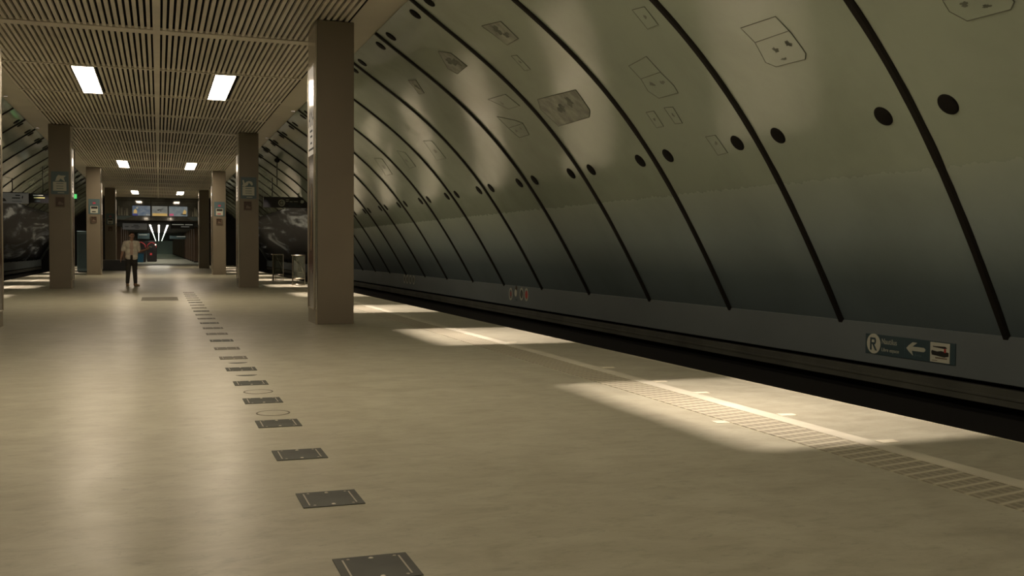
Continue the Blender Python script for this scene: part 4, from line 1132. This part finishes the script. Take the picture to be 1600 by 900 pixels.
# hands: palm, four bent fingers, thumb from the side of the palm
def hand(bm_, wrist, direction, normal, curl, thumb_side):
    d = direction.normalized(); n = (normal - d * normal.dot(d)).normalized(); sd = d.cross(n)
    pc_ = wrist + d * 0.052
    rot = Matrix((sd, d, n)).transposed()
    bm_.ball(pc_, 0.042, 0.056, 0.019, rot=rot)
    for q, (off, L, r) in enumerate(((-0.030, 0.070, 0.0095), (-0.010, 0.080, 0.010), (0.010, 0.075, 0.0095), (0.030, 0.060, 0.0085))):
        p = wrist + d * 0.092 + sd * off
        ang = 0.0
        for seg in range(3):
            ang += curl * (0.7 + 0.12 * q); l = L * (0.45, 0.32, 0.23)[seg]
            p2 = p + (d * cos(ang) + n * sin(ang)) * l
            bm_.capsule(p, p2, r * (1 - 0.08 * seg), r * (1 - 0.08 * (seg + 1)), 8); p = p2
    p = wrist + d * 0.030 + sd * (0.032 * thumb_side)
    p2 = p + (d * 0.7 + sd * thumb_side * 0.65 + n * 0.25) * 0.038; p3 = p2 + (d * 0.85 + sd * thumb_side * 0.15 + n * 0.45) * 0.030
    bm_.capsule(p, p2, 0.014, 0.0115, 8); bm_.capsule(p2, p3, 0.0115, 0.009, 8)
hand(b, wrL, wrL - elL, Vector((1, 0, 0)), 0.28, -1)
hand(b, wrR, (wrR - elR) + Vector((0.02, 0, 0.03)), Vector((0, 0.3, 1)), 0.55, 1)
body = remesh(b.build('body', M['skin'], person), 0.0075)
# eyes
for s in (-1, 1):
    e = MB(); e.ball((s * 0.030, -0.0845, 0.008), 0.012, 0.008, 0.007); e.xf(HD); e.build('eye', M['ink'], person)
b = MB(); b.ball((0, 0.026, 0.050), 0.083, 0.096, 0.088); b.ball((0, 0.055, 0.0), 0.076, 0.06, 0.085); b.ball((0.01, -0.055, 0.100), 0.050, 0.028, 0.024)
b.xf(HD); remesh(b.build('hair', M['hair'], person), 0.009)
# trousers
b = MB(); b.ball((0, 0, 0.955), 0.178, 0.128, 0.115)
for (h, k, a) in ((hipL, kneL, ankL), (hipR, kneR, ankR)):
    b.capsule(h, k, 0.102, 0.074); b.capsule(k, k + (a - k) * 0.88, 0.074, 0.060)
remesh(b.build('trousers', M['trouser'], person), 0.01)
# undershirt strip and open shirt with short sleeves
b = MB(); b.ball((0, -0.012, 1.12), 0.150, 0.110, 0.22); b.ball((0, -0.012, 1.30), 0.176, 0.118, 0.165); remesh(b.build('undershirt', M['tee'], person), 0.01)
b = MB()
b.ball((-0.075, 0.008, 1.12), 0.120, 0.130, 0.27); b.ball((0.085, 0.008, 1.12), 0.118, 0.130, 0.27)
b.ball((-0.085, 0.0, 1.31), 0.115, 0.132, 0.155); b.ball((0.09, 0.0, 1.31), 0.115, 0.132, 0.155)
b.ball((0, 0.045, 1.2), 0.16, 0.095, 0.27)
b.capsule((-0.12, 0.01, 1.405), (0.12, 0.01, 1.405), 0.085, 0.085)
for (s, e) in ((shL, elL), (shR, elR)):
    b.capsule(s, s + (e - s) * 0.82, 0.078, 0.066)
b.ball((-0.08, -0.01, 0.96), 0.112, 0.125, 0.13); b.ball((0.085, -0.01, 0.96), 0.112, 0.125, 0.14); b.ball((0, 0.03, 0.98), 0.17, 0.105, 0.13)
b.capsule((-0.055, -0.04, 1.475), (-0.035, -0.10, 1.41), 0.018, 0.015); b.capsule((0.06, -0.04, 1.475), (0.05, -0.10, 1.41), 0.018, 0.015)
remesh(b.build('shirt', M['shirt'], person), 0.01).modifiers['soft'].iterations = 14
for (a, ang) in ((ankL, 0.15), (ankR, 0.7)):
    R_ = Matrix.Translation((a.x, a.y, 0)) @ Matrix.Rotation(ang, 4, 'Z')
    b = MB(); b.ball((0, -0.02, 0.055), 0.044, 0.08, 0.045); b.ball((0, -0.12, 0.042), 0.046, 0.075, 0.035); b.capsule((0, 0.03, 0.06), (0, 0.025, 0.10), 0.046, 0.044)
    b.xf(R_); sh = remesh(b.build('shoe', M['shoe'], person), 0.008)
    b = MB(); b.lathe([(0.045, 0.0), (0.05, 0.012), (0.048, 0.024)], 24); b.xf(R_ @ Matrix.Translation((0, -0.065, 0)) @ Matrix.Diagonal((1, 2.7, 1, 1))); b.build('sole', M['sole'], sh)
hp = wrR + (wrR - elR).normalized() * 0.10
t = thing('folded_paper', 'small white paper held out in the hand of the person', 'paper', person.location + hp + Vector((0.06, -0.03, 0.07)), (0.4, 0.2, 0.3))
MB().box(-0.035, 0.045, -0.03, 0.03, 0.0, 0.006).build('sheet', M['paper'], t)
MB().box(-0.03, 0.05, -0.028, 0.028, 0.0062, 0.009).build('folded_flap', M['paper'], t)
